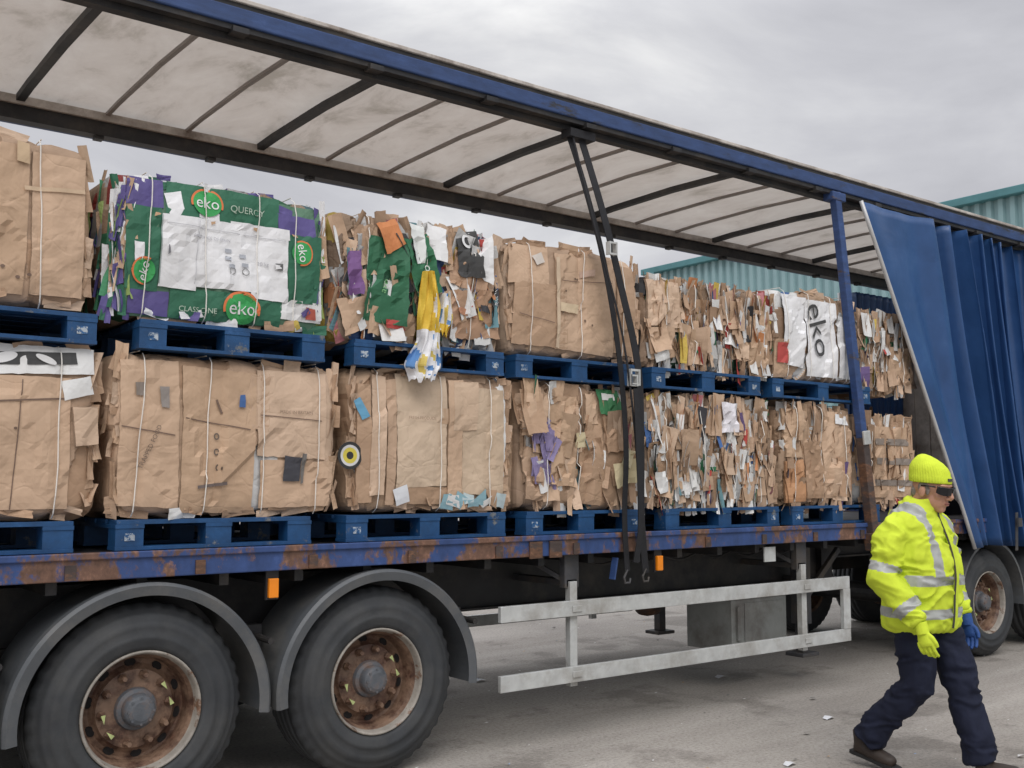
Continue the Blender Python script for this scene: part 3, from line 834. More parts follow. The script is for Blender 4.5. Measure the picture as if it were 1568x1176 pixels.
b.done(off=.022)
b=Bale(2.92,4.04,ZLB,Z1+.01,'flat',14,straps=3,nsh=120)
for (x0,x1,z0,z1,c) in ((2.94,3.02,1.52,2.18,BR[2]),(3.03,3.12,1.55,2.24,BR[3]),(3.13,3.19,1.5,2.22,BR[4]),(3.20,3.55,1.60,2.25,(.57,.44,.32)),(3.55,3.66,1.52,2.24,BR[1]),(3.66,3.97,1.55,2.2,(.55,.42,.30)),(3.50,3.72,1.97,2.06,BR[0]),(3.58,3.76,1.94,2.23,(.56,.41,.29)),(3.2,3.6,1.5,1.6,BR[2])):
    b.rect(x0,x1,z0,z1,c,U(.008,.026),rot=U(-.02,.02),m=0,ragged=.005)
b.text('FRESH PRODUCE',3.36,2.0,.025,(.3,.2,.14),.034); b.rect(3.18,3.28,1.50,1.60,(.7,.72,.75),.03,rot=.3)
for i in range(9): b.rect(3.5+.05*i,3.58+.05*i,1.47+U(0,.02),1.53+U(0,.04),random.choice([(.25,.42,.48),WH[0],(.5,.60,.62),BR[2]]),.03,rot=U(-.4,.4),ragged=.01)
b.rect(2.94,2.99,1.98,2.10,(.12,.32,.48),.03,rot=.5)
b.done(off=.036)
b=Bale(4.09,5.18,ZLB,Z1,'brown',15,straps=3)
for (x0,x1,z0,z1,c) in ((4.12,4.34,1.9,2.2,BR[1]),(4.35,4.58,1.6,2.2,BR[0]),(4.14,4.3,1.5,1.85,BR[4]),(4.62,4.8,1.5,2.0,BR[2]),(4.8,5.0,1.85,2.1,BR[5]),(4.62,4.75,2.0,2.2,BR[1])):
    b.rect(x0,x1,z0,z1,c,U(.01,.02),rot=U(-.1,.1),m=0,ragged=.014,tilt=U(-.03,.03))
for i in range(26):
    b.shard((4.24+U(-.05,.07)+(.06 if i%3 else 0),b.surf(4.25,1.9)-.035,U(1.60,2.06)),FM@Matrix.Rotation(U(-.6,.6),3,'Z')@Matrix.Rotation(U(-.5,.5),3,'Y'),U(.015,.035),U(.05,.10),(.24,.20,.36))
b.rect(4.76,4.98,2.08,2.25,(.04,.18,.07),.03,rot=.1,ragged=.01); b.rect(4.80,4.90,2.18,2.22,(.7,.7,.68),.035); b.rect(4.86,5.10,1.62,1.76,(.66,.57,.36),.05,rot=.15,ragged=.012); b.rect(4.92,5.05,1.74,1.86,(.68,.6,.4),.06,rot=-.3,ragged=.012)
b.rect(4.55,4.63,1.85,1.95,(.66,.58,.38),.035,rot=.2)
b.done(off=.03)
b=Bale(5.24,6.62,ZLB,Z1-.02,'mixed',16,straps=4)
for i in range(110):
    b.shard((U(5.5,6.3),b.surf(5.9,1.8)-.02,U(1.54,2.0)),FM@Matrix.Rotation(U(-.4,.4),3,'Z')@Matrix.Rotation(U(-.8,.8),3,'Y'),U(.015,.045),U(.04,.10),random.choice(WH+WH+[(.5,.07,.06),BR[1]]))
b.rect(5.95,6.15,2.0,2.22,(.74,.72,.76),.04,ragged=.006); b.rect(5.3,5.4,1.55,1.7,WH[0],.035,rot=.2); b.done('mixed_card_bale',off=.03)
b=Bale(6.68,7.62,ZLB,Z1-.02,'brown',17,straps=3); b.rect(7.2,7.58,1.5,2.2,BR[1],.02,m=0); b.rect(6.72,6.95,1.47,1.8,(.50,.27,.14),.02,m=0,rot=.08);b.rect(6.95,7.18,1.5,1.95,BR[5],.03,m=0,rot=.05); b.rect(6.72,7.0,1.82,2.2,BR[0],.02,m=0,rot=-.04); b.rect(7.35,7.55,2.1,2.18,(.74,.74,.74),.03); b.done(off=.03)
b=Bale(7.66,8.55,ZLB,Z1-.08,'brown',18,straps=2); b.rect(7.9,8.42,1.5,2.1,BR[0],.02,m=0)
for z in (1.6,1.78,1.95): b.rect(7.9,8.42,z,z+.05,(.24,.2,.17),.028)
b.done()
# upper row
b=Bale(-.9,.25,ZUB,Z3+.02,'flat',21); b.done()
b=Bale(.30,1.47,ZUB,Z3+.07,'flat',22,straps=3,nsh=30); b.rect(.45,1.17,2.5,3.21,BR[0],.008,m=0); b.rect(1.19,1.43,2.5,3.19,BR[1],.010,m=0); b.rect(1.11,1.17,3.12,3.22,(.56,.41,.26),.02); b.line(1.15,3.0,1.43,3.03,.02,(.58,.43,.29),.018)
for i in range(5): b.disc(U(.9,1.4),U(2.55,2.7),.010,.008,DK,.014)
b.done(off=.02)
b=Bale(1.55,2.72,ZUB+.0,Z3+.0,'colour',23,nsh=0,straps=4,calm=.35)
GR=(.03,.14,.08); PU=(.10,.08,.24); WT=(.76,.76,.77)
def FX(px): return float(np.interp(px,[150,165,240,440,500],[1.49,1.545,1.776,2.491,2.715]))
def FZ(py): return 2.44+(500-py)*.0033
def rr(x0,x1,y0,y1,c,off,**kw): b.rect(FX(x0),FX(x1),FZ(y1),FZ(y0),c,off,**kw)
for i in range(170):
    q=R()
    if q<.35: px,pz=1.56+U(0,.10),U(2.50,3.10)
    elif q<.5: px,pz=2.72-U(0,.04),U(2.50,3.1)
    elif q<.72: px,pz=U(1.6,2.68),3.17-U(-.01,.04)
    elif q<.82: px,pz=U(1.6,2.7),2.45+U(0,.03)
    else: px,pz=1.55,U(2.50,3.1)
    top=.5<q<.82
    dy=U(0,.5) if q>.82 or (.5<q<.72) else 0
    w,h=(U(.03,.09),U(.012,.03)) if top else (U(.012,.03),U(.05,.13))
    b.shard((px,(b.surf(px,pz)-.008 if dy==0 else b.y0+dy),pz),FM@Matrix.Rotation(U(-.25,.25),3,'Z')@Matrix.Rotation(U(-1,1)*(.3 if top else 1),3,'Y'),w,h,random.choice([GR,PU,WT,(.28,.38,.12),BR[0],BR[1],BR[2],(.06,.25,.12),PU,GR,WT]))
rr(192,494,288,496,(.10,.20,.13),.010)
rr(190,246,330,456,GR,.016,r=.02); rr(246,440,335,442,WT,.022,r=.02); rr(440,494,338,452,GR,.017,r=.02)
rr(252,424,284,336,GR,.018,r=.02); rr(190,250,284,330,PU,.016); rr(424,484,306,340,PU,.018); rr(262,432,448,496,GR,.018); rr(200,262,456,494,PU,.016); rr(432,500,448,482,(.74,.74,.74),.018)
rr(253,276,300,338,WT,.021,rot=.2); rr(246,300,430,450,WT,.024,rot=-.06); rr(380,442,430,452,WT,.024); rr(350,442,332,348,WT,.023)
rr(445,466,482,498,(.62,.46,.10),.022,rot=.5); rr(472,490,458,476,(.45,.1,.07),.022); rr(300,330,322,336,WT,.022)
rr(205,222,386,416,WT,.020)
b.logo(FX(312),FZ(310),.078,0,.026); b.logo(FX(368),FZ(472),.092,0,.026); b.logo(FX(222),FZ(428),.062,1.4,.026); b.logo(FX(462),FZ(368),.062,-1.4,.026)
for (a,c) in ((340,378),(340,390),(346,402),(362,384),(366,398)):
    rr(a,a+10,c,c+6,(.40,.42,.46),.030,ragged=0)
b.disc(FX(352),FZ(412),.02,.02,(.25,.25,.25),.030,ri=.75); b.disc(FX(372),FZ(412),.02,.02,(.25,.25,.25),.030,ri=.75)
rr(256,258,384,398,(.2,.2,.22),.030); rr(418,432,390,402,(.12,.12,.12),.029); rr(420,430,392,400,WT,.031)
b.text('QUERCY',FX(374),FZ(312),.05,(.45,.55,.45),.026); b.text('CLASS ONE',FX(303),FZ(480),.038,(.45,.55,.45),.026); b.text('PRODUCE OF SPAIN',FX(320),FZ(365),.022,(.45,.45,.48),.030); b.text('20 kg',FX(400),FZ(395),.028,(.45,.45,.48),.030)
for px in (318,447,384,236): rr(px,px+7,337,342,(.5,.32,.19),.031)
b.line(FX(246),FZ(338),FX(246),FZ(445),.006,(.3,.36,.34),.026); b.line(FX(252),FZ(350),FX(436),FZ(352),.004,(.5,.5,.52),.030); b.line(FX(300),FZ(340),FX(296),FZ(440),.004,(.55,.55,.57),.030)
rr(465,480,460,470,PU,.026,rot=.6)
for i in range(6): rr(205+i*44,228+i*44,280+i*3,291+i*3,random.choice([PU,GR,(.25,.36,.12),WT]),.015,rot=U(-.3,.3))
b.done('printed_card_bale',off=.034)
b=Bale(2.77,3.95,ZUB-.02,Z3-.01,'colour',24,straps=3,nsh=430)
for (x0,x1,z0,z1,c,o,rt) in ((3.50,3.92,2.50,2.80,(.42,.26,.165),.018,.05),(3.55,3.82,2.8,3.02,(.44,.28,.18),.018,-.1),(2.82,3.02,2.48,2.66,BR[1],.02,.3),(3.0,3.3,2.46,2.6,BR[0],.02,-.1),(2.98,3.22,2.55,3.05,(.03,.14,.07),.035,-.05),(3.05,3.2,2.96,3.12,(.58,.22,.08),.045,.3),(3.24,3.44,2.72,3.08,(.03,.15,.07),.04,.25),(3.38,3.52,2.95,3.18,(.74,.74,.74),.035,-.2),(3.28,3.36,2.92,3.14,(.70,.72,.70),.043,.1),(3.62,3.76,2.88,3.16,(.05,.05,.05),.03,.15),(3.74,3.86,2.86,3.14,(.72,.72,.72),.035,.05),(2.86,2.96,2.68,2.92,(.2,.1,.26),.03,.1),(3.87,3.94,2.6,2.84,(.035,.035,.035),.03,0),(3.6,3.74,2.62,2.66,(.5,.24,.14),.028,0),(3.12,3.2,2.5,2.56,(.42,.06,.05),.035,.2),(3.2,3.28,2.9,3.08,(.05,.05,.05),.036,.6)):
    b.rect(x0,x1,z0,z1,c,o,rot=rt,ragged=.012,curl=.6,tilt=U(-.02,.02))
for i in range(5): b.disc(U(3.55,3.85),U(2.52,2.78),.010,.010,DK,.026)
b.text('CAPARROS',3.905,2.72,.042,(.7,.7,.7),.036,rot=1.57); b.text('avo',3.36,2.86,.08,(.7,.75,.7),.050,rot=1.2); b.disc(3.68,3.1,.045,.045,(.7,.7,.7),.038,ri=.6); b.text('avo',3.08,2.75,.06,(.2,.45,.2),.042,rot=1.3)
b.done('mixed_card_bale',off=.03)
b=Bale(4.02,5.17,ZUB,Z3+.0,'flat',25,straps=3,nsh=60)
for (x0,x1,z0,z1,c) in ((4.04,4.34,2.9,3.15,BR[1]),(4.06,4.5,2.5,2.90,BR[2]),(4.40,4.93,2.48,3.12,BR[1]),(4.95,5.12,2.5,3.12,BR[2])):
    b.rect(x0,x1,z0,z1,c,.010,rot=U(-.015,.015),m=0,ragged=.006)
b.rect(4.42,4.6,2.74,2.80,(.62,.49,.33),.025,ragged=.004);b.rect(4.40,4.43,2.5,3.1,(.58,.45,.32),.022)
for i in range(8): b.disc(U(4.45,5.0),U(2.6,3.1),.008,.008,(.14,.09,.06),.022)
b.rect(4.22,4.30,3.04,3.10,(.58,.53,.48),.022,rot=.4); b.rect(4.62,4.74,3.0,3.04,(.5,.35,.27),.022,rot=.2); b.line(4.45,2.95,4.9,2.98,.005,DK,.018); b.line(4.1,2.7,4.38,2.66,.005,DK,.018)
b.done(off=.026)
b=Bale(5.22,6.60,ZUB,Z3-.10,'mixed',26,straps=4)
b.rect(5.24,5.55,2.72,3.06,BR[3],.02,m=0); b.rect(5.26,5.5,2.5,2.72,BR[1],.025,m=0,rot=.1);b.rect(5.3,5.42,2.48,2.6,WH[0],.035,rot=.3); b.rect(6.3,6.5,2.5,2.95,BR[0],.02,m=0,rot=.06); b.done('mixed_card_bale',off=.03)
b=Bale(6.63,7.72,ZUB,Z3-.02,'white',27,straps=4,nsh=60)
b.rect(6.72,7.0,2.55,3.12,(.76,.76,.77),.02,rot=-.05); b.rect(7.02,7.42,2.48,3.10,(.77,.77,.78),.02); b.rect(7.44,7.7,2.48,3.0,(.72,.72,.72),.018); b.rect(6.64,6.8,2.45,2.75,BR[0],.02,m=0); b.rect(6.66,6.78,2.56,2.72,(.45,.07,.06),.03)
b.text('eko',7.16,2.86,.30,(.05,.05,.05),.034,rot=-1.3); b.done('mixed_card_bale',off=.03)
b=Bale(7.75,8.58,ZUB-.02,Z3-.10,'mixed',28,straps=2,nsh=320); b.rect(8.15,8.55,2.48,2.8,BR[1],.02,m=0,rot=.1); b.done('mixed_card_bale',off=.03)
xs=[-.95,.33,1.60,2.92,4.09,5.24,6.68,8.4]
for i in range(7):
    for (z0,z1) in ((ZLB,Z1),(ZUB,Z3-U(0.04,.10))):
        b=Bale(xs[i],xs[i+1]-.06,z0,z1,random.choice(['flat','brown']),40+i*2+int(z0>2),y0=1.28,y1=2.42,coarse=True); b.done()

def cloth(name,pts,wid,cols,seed,y=-.02):
    random.seed(seed); g=MB(); nu,nv=20,len(cols)*6; vs=[]
    for j in range(nv+1):
        tt=j/nv*(len(pts)-1); i0=min(int(tt),len(pts)-2); fr=tt-i0
        cx=pts[i0][0]*(1-fr)+pts[i0+1][0]*fr; cz=pts[i0][1]*(1-fr)+pts[i0+1][1]*fr
        ww=wid[i0]*(1-fr)+wid[i0+1]*fr
        for i in range(nu+1):
            u=i/nu-.5
            nz=noise.noise(Vector((u*4+seed,j*.12,seed)))
            vs.append((cx+u*ww+.03*nz,y-.05*math.cos(u*math.pi)+.04*nz+.012*math.sin(u*26+j*.2),cz+.015*noise.noise(Vector((u*5,j*.3,3)))+ (U(-.02,.02) if j==nv else 0)))
    for j in range(nv):
        for i in range(nu):
            a=j*(nu+1)+i; c=cols[j//6]
            nv_=noise.noise(Vector((i*.22+seed,j*.16,7)))
            if c[2]>.3 and nv_>.28: c=(.10,.24,.5)
            elif c[2]>.3 and nv_<-.35: c=(.62,.48,.12)
            elif c[2]<.3 and nv_>.38: c=(.7,.7,.7)
            g.add([vs[a],vs[a+1],vs[a+nu+2],vs[a+nu+1]],[(0,1,2,3)],0,c)
    g.obj(name,[M_print],smooth=True)
Yl=(.68,.46,.05);W_=(.74,.74,.76)
cloth('hanging_plastic_bag',[(3.36,2.86),(3.38,2.65),(3.36,2.45),(3.33,2.30),(3.33,2.22)],[.08,.15,.16,.26,.17],[Yl,Yl,Yl,W_,W_,W_,W_],3,-.02)
cloth('hanging_plastic_bag',[(3.5,2.75),(3.5,2.6),(3.47,2.5)],[.06,.12,.07],[W_,W_,Yl],5,.01)
g=MB()
for (a,c_,col) in ((.0001,.022,(.03,.03,.03)),(.022,.045,(.66,.55,.08)),(.045,.060,(.65,.65,.65)),(.060,.078,(.03,.03,.03))):
    g.lathe([(a,0),(c_,0)],2.90,.05,1.775,24,0,c=col)
g.obj('round_label_card',[M_print])

# ------------------------------------------------------------------ tractor unit
TU=empty('truck_tractor_unit')
for x in (9.75,11.1,13.9):
    wheel('wheel_near',x,.06,1,TU,.50); wheel('wheel_far',x,2.49,-1,TU,.50)
g=MB()
for y in (.85,1.62): g.box(9.1,14.6,y,y+.08,.72,.95)
g.tube([(9.75,.3,.5),(9.75,2.25,.5)],[.1,.1],14); g.tube([(11.1,.3,.5),(11.1,2.25,.5)],[.1,.1],14); g.tube([(13.9,.3,.5),(13.9,2.25,.5)],[.07,.07],14)
g.lathe([(.0001,0),(.5,0),(.5,.06),(.0001,.06)],10.6,1.0,1.0,24)
g.box(10.1,11.1,.75,1.8,.955,1.08)
g.obj('chassis_frame',[M_dark],TU)
g=MB()
for x in (9.75,11.1):
    n=24; vs=[];f=[]
    for i in range(n+1):
        a=math.radians(-5+190*i/n)
        for (r,y) in ((.56,.03),(.585,.03),(.585,.5),(.56,.5)): vs.append((x+r*math.cos(a),y,.5+r*math.sin(a)))
    for i in range(n):
        for j in range(4): f.append((i*4+j,(i+1)*4+j,(i+1)*4+(j+1)%4,i*4+(j+1)%4))
    f+=[(0,1,2,3),tuple(range(n*4+3,n*4-1,-1))]
    g.add(vs,f)
g.obj('rear_mudguards',[M_guard],TU)
g=MB(); 
g.add([(12.7,.05,.9),(12.7,.05,3.1),(13.0,.05,3.55),(14.4,.05,3.4),(14.85,.05,2.2),(14.9,.05,.55),(14.45,.05,.45),(14.4,.05,1.05),(13.4,.05,1.05),(13.35,.05,.9),
       (12.7,2.5,.9),(12.7,2.5,3.1),(13.0,2.5,3.55),(14.4,2.5,3.4),(14.85,2.5,2.2),(14.9,2.5,.55),(14.45,2.5,.45),(14.4,2.5,1.05),(13.4,2.5,1.05),(13.35,2.5,.9)],
      [tuple(range(10)),tuple(range(19,9,-1))]+[(i,i+10,(i+1)%10+10,(i+1)%10) for i in range(10)])
g.obj('cab_body',[simple('white_cab_paint',(.6,.6,.6),.3,0,.05,2,0)],TU,bevel=.03)
g=MB(); 
for y in (.046,2.504): g.add([(13.6,y,2.1),(14.4,y,2.1),(14.3,y,2.95),(13.6,y,2.95)],[(0,1,2,3)])
g.add([(14.50,.25,3.2),(14.50,2.3,3.2),(14.86,2.3,2.25),(14.86,.25,2.25)],[(0,1,2,3)])
g.obj('cab_windows',[M_glass],TU)
g=MB(); g.box(14.0,14.15,-.25,-.1,2.2,2.75); g.box(14.0,14.15,2.65,2.8,2.2,2.75); g.box(14.06,14.1,-.1,.05,2.6,2.64);g.box(14.06,14.1,2.5,2.65,2.6,2.64); g.box(14.88,14.93,.3,2.25,.7,1.7)
g.obj('mirrors_and_grille',[M_dark],TU,bevel=.01)
g=MB(); g.tube([(11.75,.45,.62),(11.8,.45,.62),(13.2,.45,.62),(13.25,.45,.62)],[.25,.3,.3,.25],24); g.obj('fuel_tank',[M_galv],TU)

# ------------------------------------------------------------------ worker
def remesh(g,name,mats,parent,vox=.01,sm=4,disp=0):
    me=g.mesh(name+'_src'); ob=bpy.data.objects.new(name+'_src',me); COL.objects.link(ob)
    r=ob.modifiers.new('r','REMESH'); r.mode='VOXEL'; r.voxel_size=vox
    s=ob.modifiers.new('s','SMOOTH'); s.iterations=sm; s.factor=.5
    dg=bpy.context.evaluated_depsgraph_get()
    m2=bpy.data.meshes.new_from_object(ob.evaluated_get(dg)); m2.name=name
    bpy.data.objects.remove(ob)
    if disp:
        nr=[v.normal.copy() for v in m2.vertices]
        for v,n_ in zip(m2.vertices,nr):
            p=v.co
            a=noise.noise(Vector((p.x*5,p.y*5,p.z*9)))
            rd=1-abs(noise.noise(Vector((p.x*7+3,p.y*7,p.z*13+a*1.5))))*2.2
            rd2=1-abs(noise.noise(Vector((p.x*14+9,p.y*14,p.z*22+a*2))))*2.2
            v.co=p+n_*(disp*(a*.5+.75*(max(rd,-.3)-.4)+.28*(max(rd2,-.3)-.4)))
    o2=bpy.data.objects.new(name,m2); COL.objects.link(o2); o2.parent=parent
    m2.materials.clear()
    for m in mats: m2.materials.append(m)
    m2.polygons.foreach_set('use_smooth',[True]*len(m2.polygons)); m2.polygons.foreach_set('material_index',[0]*len(m2.polygons))
    return o2
def cloth_mat(name,col,rough=.7,bs=.5,sc=9,var=.15):
    m,t,b=nt(name); v=coords(t)
    c=ramp(t,noise_n(t,sc,5,.6,v),[(.3,tuple(x*(1-var) for x in col)),(.7,tuple(min(1,x*(1+var)) for x in col))])
    t.links.new(c,b.inputs['Base Color']); b.inputs['Roughness'].default_value=rough
    b.inputs['Specular IOR Level'].default_value=.25
    b1=bump(t,b,noise_n(t,sc*1.4,3,.5,v,.8),bs,.02); bump(t,b,noise_n(t,260,2,.5,v),.15,.001,b1); return m
M_hv=cloth_mat('hi_vis_yellow',(.58,.70,.05),.85,.3,7,.10); M_refl=simple('reflective_tape',(.36,.37,.36),.4,.1,.1,20,.1)
M_navy=cloth_mat('navy_trousers',(.012,.015,.032),.85,.3,8,.2); M_skin=simple('skin',(.48,.25,.17),.5,0,.1,20,.05)
M_boot=simple('dark_boot',(.035,.024,.018),.6,0,.3,15,.2); M_sole=simple('boot_sole',(.015,.015,.015),.8)
M_shade=simple('sunglasses',(.006,.006,.008),.08,0,.05,5,0); M_bluegl=cloth_mat('blue_glove',(.03,.08,.26),.6,.3)
M_lip=simple('lips',(.36,.14,.11),.5,0,.1); M_hair=simple('grey_hair',(.22,.19,.17),.8,0,.3,60,.5)
M_bean=cloth_mat('yellow_knit',(.58,.70,.05),.95,.2,20,.08)
MAN=empty('worker_in_high_visibility_jacket',(5.58,-1.77,0),math.radians(184.4))
g=MB()
g.loft([(0,-.005,.80,.14,.10),(0,0,.86,.175,.13),(0,0,.95,.185,.14),(0,0,1.02,.17,.13)])
Lk=(-.10,.17,.50); Rk=(.10,.015,.50)
g.tube([(-.088,.0,.90),(-.095,.07,.76),(-.10,.13,.62),Lk,(-.10,.205,.36),(-.10,.24,.24),(-.10,.27,.09)],[.108,.112,.101,.091,.087,.085,.088],18)
g.tube([(.088,.0,.90),(.095,.005,.76),(.10,.015,.62),Rk,(.103,-.10,.38),(.107,-.20,.27),(.11,-.29,.15)],[.108,.112,.101,.091,.087,.085,.088],18)
g.ell(Lk,(.090,.092,.09)); g.ell(Rk,(.090,.092,.09))
remesh(g,'trousers',[M_navy],MAN,.010,4,.020)
g=MB()
def boot(g,heel,toe,ank):
    h=Vector(heel);tt=Vector(toe);a=Vector(ank)
    d=(tt-h)
    g.tube([h+Vector((0,0,.03)),h+d*.25+Vector((0,0,.045)),h+d*.55+Vector((0,0,.04)),h+d*.85+Vector((0,0,.032)),h+d*1.0+Vector((0,0,.028))],[.034,.042,.044,.043,.028],16)
    g.tube([a,h+d*.18+Vector((0,0,.05))],[.05,.045],16); g.ell(h+d*.8+Vector((0,0,.035)),(.046,.06,.036))
boot(g,(-.10,.245,.01),(-.12,.485,.03),(-.10,.27,.15))
boot(g,(.11,-.37,.065),(.115,-.13,.012),(.11,-.33,.20))
remesh(g,'boots',[M_boot],MAN,.007,3)
def sole(g,a,b_):
    a=Vector(a);b_=Vector(b_);d=b_-a;L=d.length;d.normalize();r=d.cross(Vector((0,0,1))).normalized();u=r.cross(d)
    out_=[(0,.028),(.06,.036),(.3,.033),(.5,.036),(.75,.045),(.92,.038),(1,.018)]
    top=[]
    for q,w_ in out_: top.append(a+d*(L*q)+r*w_)
    for q,w_ in reversed(out_): top.append(a+d*(L*q)-r*w_)
    n=len(top); v=[p+u*.010 for p in top]+[p-u*.010 for p in top]
    g.add(v,[tuple(range(n)),tuple(range(2*n-1,n-1,-1))]+[(i,i+n,(i+1)%n+n,(i+1)%n) for i in range(n)])
g=MB(); sole(g,(-.10,.22,.012),(-.12,.52,.032)); sole(g,(.11,-.395,.072),(.116,-.09,.014))
g.obj('boot_soles',[M_sole],MAN)
g=MB()
g.loft([(0,.0,.80,.205,.16),(0,.0,.82,.226,.182),(0,.005,.87,.232,.188),(0,.01,.95,.230,.186),(0,.018,1.08,.238,.192),(0,.016,1.2,.246,.188),(0,.0,1.32,.242,.168),(0,-.008,1.40,.215,.145),(0,-.01,1.455,.155,.120),(0,.012,1.495,.105,.105),(0,.03,1.535,.092,.098)],32,pw=2.4)
RA=[Vector(p) for p in ((.185,-.01,1.375),(.258,-.03,1.29),(.305,-.06,1.11),(.295,.03,.985),(.280,.12,.875))]
LA=[Vector(p) for p in ((-.185,-.01,1.375),(-.258,-.02,1.29),(-.300,-.03,1.11),(-.290,.04,.985),(-.278,.11,.875))]
ar=[.088,.090,.080,.073,.060]
g.tube(RA,ar,18); g.tube(LA,ar,18)
g.ell(RA[0],(.090,.090,.08)); g.ell(LA[0],(.090,.090,.08)); g.ell(RA[2],(.080,.082,.083)); g.ell(LA[2],(.080,.082,.083))
jk=remesh(g,'jacket',[M_hv,M_refl],MAN,.0075,4,.027)
def segd(p,a,b):
    t=max(0,min(1,(p-a).dot(b-a)/(b-a).length_squared)); return (p-(a+(b-a)*t)).length,t
mi=[]
for pg in jk.data.polygons:
    c=pg.center; best=(9,0,0)
    for A in (RA,LA):
        for i in range(1,4):
            d,tt=segd(c,A[i],A[i+1])
            if d<best[0]: best=(d,i,tt)
    arm = best[0]<.112 and abs(c.x)>.215 and (abs(c.x)>.25 or best[0]<.093)
    m=0
    if arm:
        if best[1]==1 and .66<best[2]<.94: m=1
        if best[1]==3 and .25<best[2]<.65: m=1
    else:
        if 1.055<c.z<1.11 or .875<c.z<.925: m=1
        if c.z>1.11 and .11<abs(c.x)<.16: m=1
    mi.append(m)
jk.data.polygons.foreach_set('material_index',mi)
g=MB()
zz=[(.82,.192),(.9,.202),(1.0,.208),(1.1,.217),(1.2,.209),(1.3,.183),(1.38,.153),(1.44,.132),(1.51,.133)]
ribbon(g,[(0.0,y-.0,z) for z,y in zz],.030,0,(0,1,0),side=(1,0,0),th=.008)
g.obj('zip_placket',[M_hv],MAN)
g=MB(); ribbon(g,[(0.017,y+.003,z) for z,y in zz],.005,0,(0,1,0),side=(1,0,0),th=.005)
g.obj('zip',[M_dkgrey],MAN)
def hand(name,wr,side,mat,curl=.5,fwd=.15):
    g=MB(); W=Vector(wr)
    dn=Vector((0,fwd,-1)).normalized(); fw=Vector((0,1,fwd)).normalized(); md=Vector((-side,0,0))
    g.tube([W-dn*.03,W+dn*.01,W+dn*.035],[.036,.036,.034],14)
    g.tube([W+dn*.02,W+dn*.05,W+dn*.085,W+dn*.10],[.030,.040,.044,.036],16,sx=.5)
    L=[.078,.086,.080,.062]
    for i in range(4):
        o=W+dn*.092+fw*(.036-.024*i); l=L[i]; c=curl*(1+.18*i)
        p1=o+(dn*math.cos(c*.4)+md*math.sin(c*.4))*l*.45
        p2=p1+(dn*math.cos(c)+md*math.sin(c))*l*.32
        p3=p2+(dn*math.cos(c*1.7)+md*math.sin(c*1.7))*l*.26
        g.tube([o-dn*.02,o,p1,p2,p3],[.0105,.0112,.0105,.0098,.0080],10)
    t0=W+dn*.035+fw*.022
    t1=t0+(dn*.75+fw*.65).normalized()*.035; t2=t1+(dn*.95+fw*.3+md*.2).normalized()*.032; t3=t2+(dn+md*.35).normalized()*.022
    g.tube([t0,t1,t2,t3],[.015,.0135,.012,.0095],10)
    return remesh(g,name,[mat],MAN,.0035,1)
hand('right_gloved_hand',RA[-1]+Vector((-.0,.025,-.035)),1,M_hv,.55,.25)
hand('left_gloved_hand',LA[-1]+Vector((0,.02,-.035)),-1,M_bluegl,.5,.2)
g=MB()
for A in (RA,LA):
    d=(A[4]-A[3]).normalized(); g.tube([A[4]-d*.005,A[4]+d*.012,A[4]+d*.02],[.058,.056,.044],18)
g.obj('cuffs',[M_hv],MAN,smooth=True)
HD=empty('head',(0,.095,1.592),0,MAN); HD.rotation_euler=(math.radians(-14),0,math.radians(-2)); HD.scale=(1.12,1.10,1.10)
g=MB()
g.ell((0,-.012,.02),(.076,.094,.098)); g.ell((0,.028,-.055),(.062,.064,.062)); g.ell((0,.060,-.090),(.032,.028,.026))
g.ell((0,.066,-.01),(.05,.024,.045)); g.ell((.034,.058,-.028),(.024,.022,.024)); g.ell((-.034,.058,-.028),(.024,.022,.024))
g.tube([(0,.080,.018),(0,.097,.0),(0,.113,-.024),(0,.103,-.036)],[.009,.011,.013,.010],12); g.ell((.012,.095,-.033),(.009,.011,.008)); g.ell((-.012,.095,-.033),(.009,.011,.008))
g.ell((0,.084,-.062),(.024,.012,.014)); g.ell((0,.070,.030),(.055,.020,.012))
for s in (1,-1):
    g.ell((s*.080,-.008,-.018),(.009,.019,.032)); 
g.tube([(0,-.025,-.02),(0,-.035,-.10),(0,-.05,-.17)],[.060,.062,.068],18)
remesh(g,'face_and_neck',[M_skin],HD,.004,2)
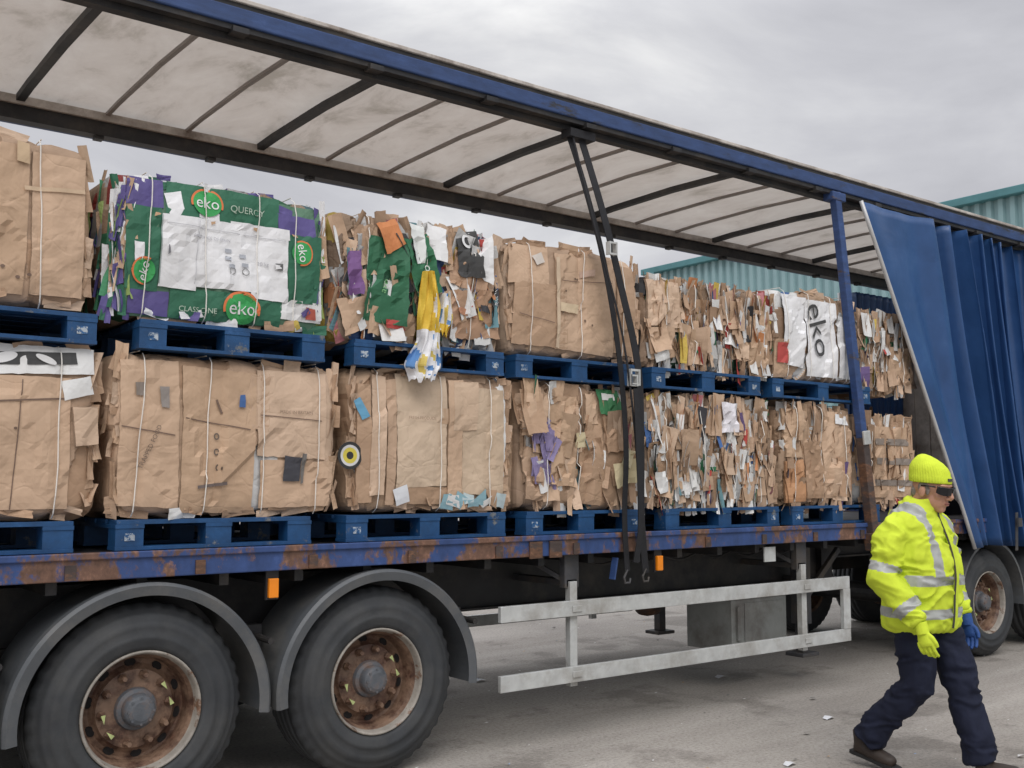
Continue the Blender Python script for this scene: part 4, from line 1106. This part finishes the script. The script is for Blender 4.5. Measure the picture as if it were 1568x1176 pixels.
g=MB(); g.ell((0,.0955,-.0575),(.022,.006,.0035)); g.ell((0,.0945,-.066),(.019,.006,.0045)); g.obj('mouth',[M_lip],HD,smooth=True)
g=MB()
for s in (1,-1): g.ell((s*.071,-.010,.004),(.008,.030,.030)); g.ell((s*.072,.018,-.01),(.005,.010,.022))
g.ell((0,-.068,-.03),(.060,.032,.050)); g.obj('hair',[M_hair],HD,smooth=True)
g=MB()
def arc(a): return Vector((.079*math.sin(a),.010+.086*math.cos(a)))
for s in (1,-1):
    n=12; vs=[]
    for i in range(n+1):
        a=s*(.11+(1.10-.11)*i/n); p=arc(a); hgt=.022*math.sin(math.pi*(.14+.76*i/n))**.5
        vs+=[(p.x*1.03,p.y+.014,.008+hgt*.75),(p.x*1.03,p.y+.013,.006-hgt)]
    g.add(vs,[(2*i,2*i+1,2*i+3,2*i+2) for i in range(n)])
ob=g.obj('sunglass_lenses',[M_shade],HD); sm=ob.modifiers.new('s','SOLIDIFY'); sm.thickness=.005
g=MB()
pts=[]
for i in range(-14,15):
    a=i/14*1.12; p=arc(a); pts.append((p.x*1.03,p.y+.014,.023))
g.tube(pts,[.0035]*len(pts),8)
for s in (1,-1): g.tube([(s*.072,.055,.020),(s*.083,.02,.018),(s*.087,-.015,.012)],[.004]*3,8)
g.obj('sunglass_frame',[M_shade],HD,smooth=True)
g=MB()
g.loft([(0,-.010,.032,.080,.098),(0,-.012,.028,.085,.104),(0,-.013,.034,.088,.107),(0,-.016,.060,.089,.107),(0,-.018,.068,.086,.103),(0,-.021,.085,.086,.103),(.002,-.026,.108,.080,.095),(.003,-.034,.130,.066,.079),(.003,-.043,.150,.046,.056),(.004,-.052,.165,.026,.033),(.004,-.057,.173,.008,.010)],180,ribs=45,amp=.014)
ob=g.obj('beanie',[M_bean],HD,smooth=True)
ob.rotation_euler=(math.radians(8),0,0)
g=MB(); g.box(-.018,.018,.088,.0955,.043,.058); ob=g.obj('beanie_badge',[M_dkgrey],HD); ob.rotation_euler=(math.radians(8),0,0)
print('objects',len(bpy.data.objects),'polys',sum(len(m.polygons) for m in bpy.data.meshes))
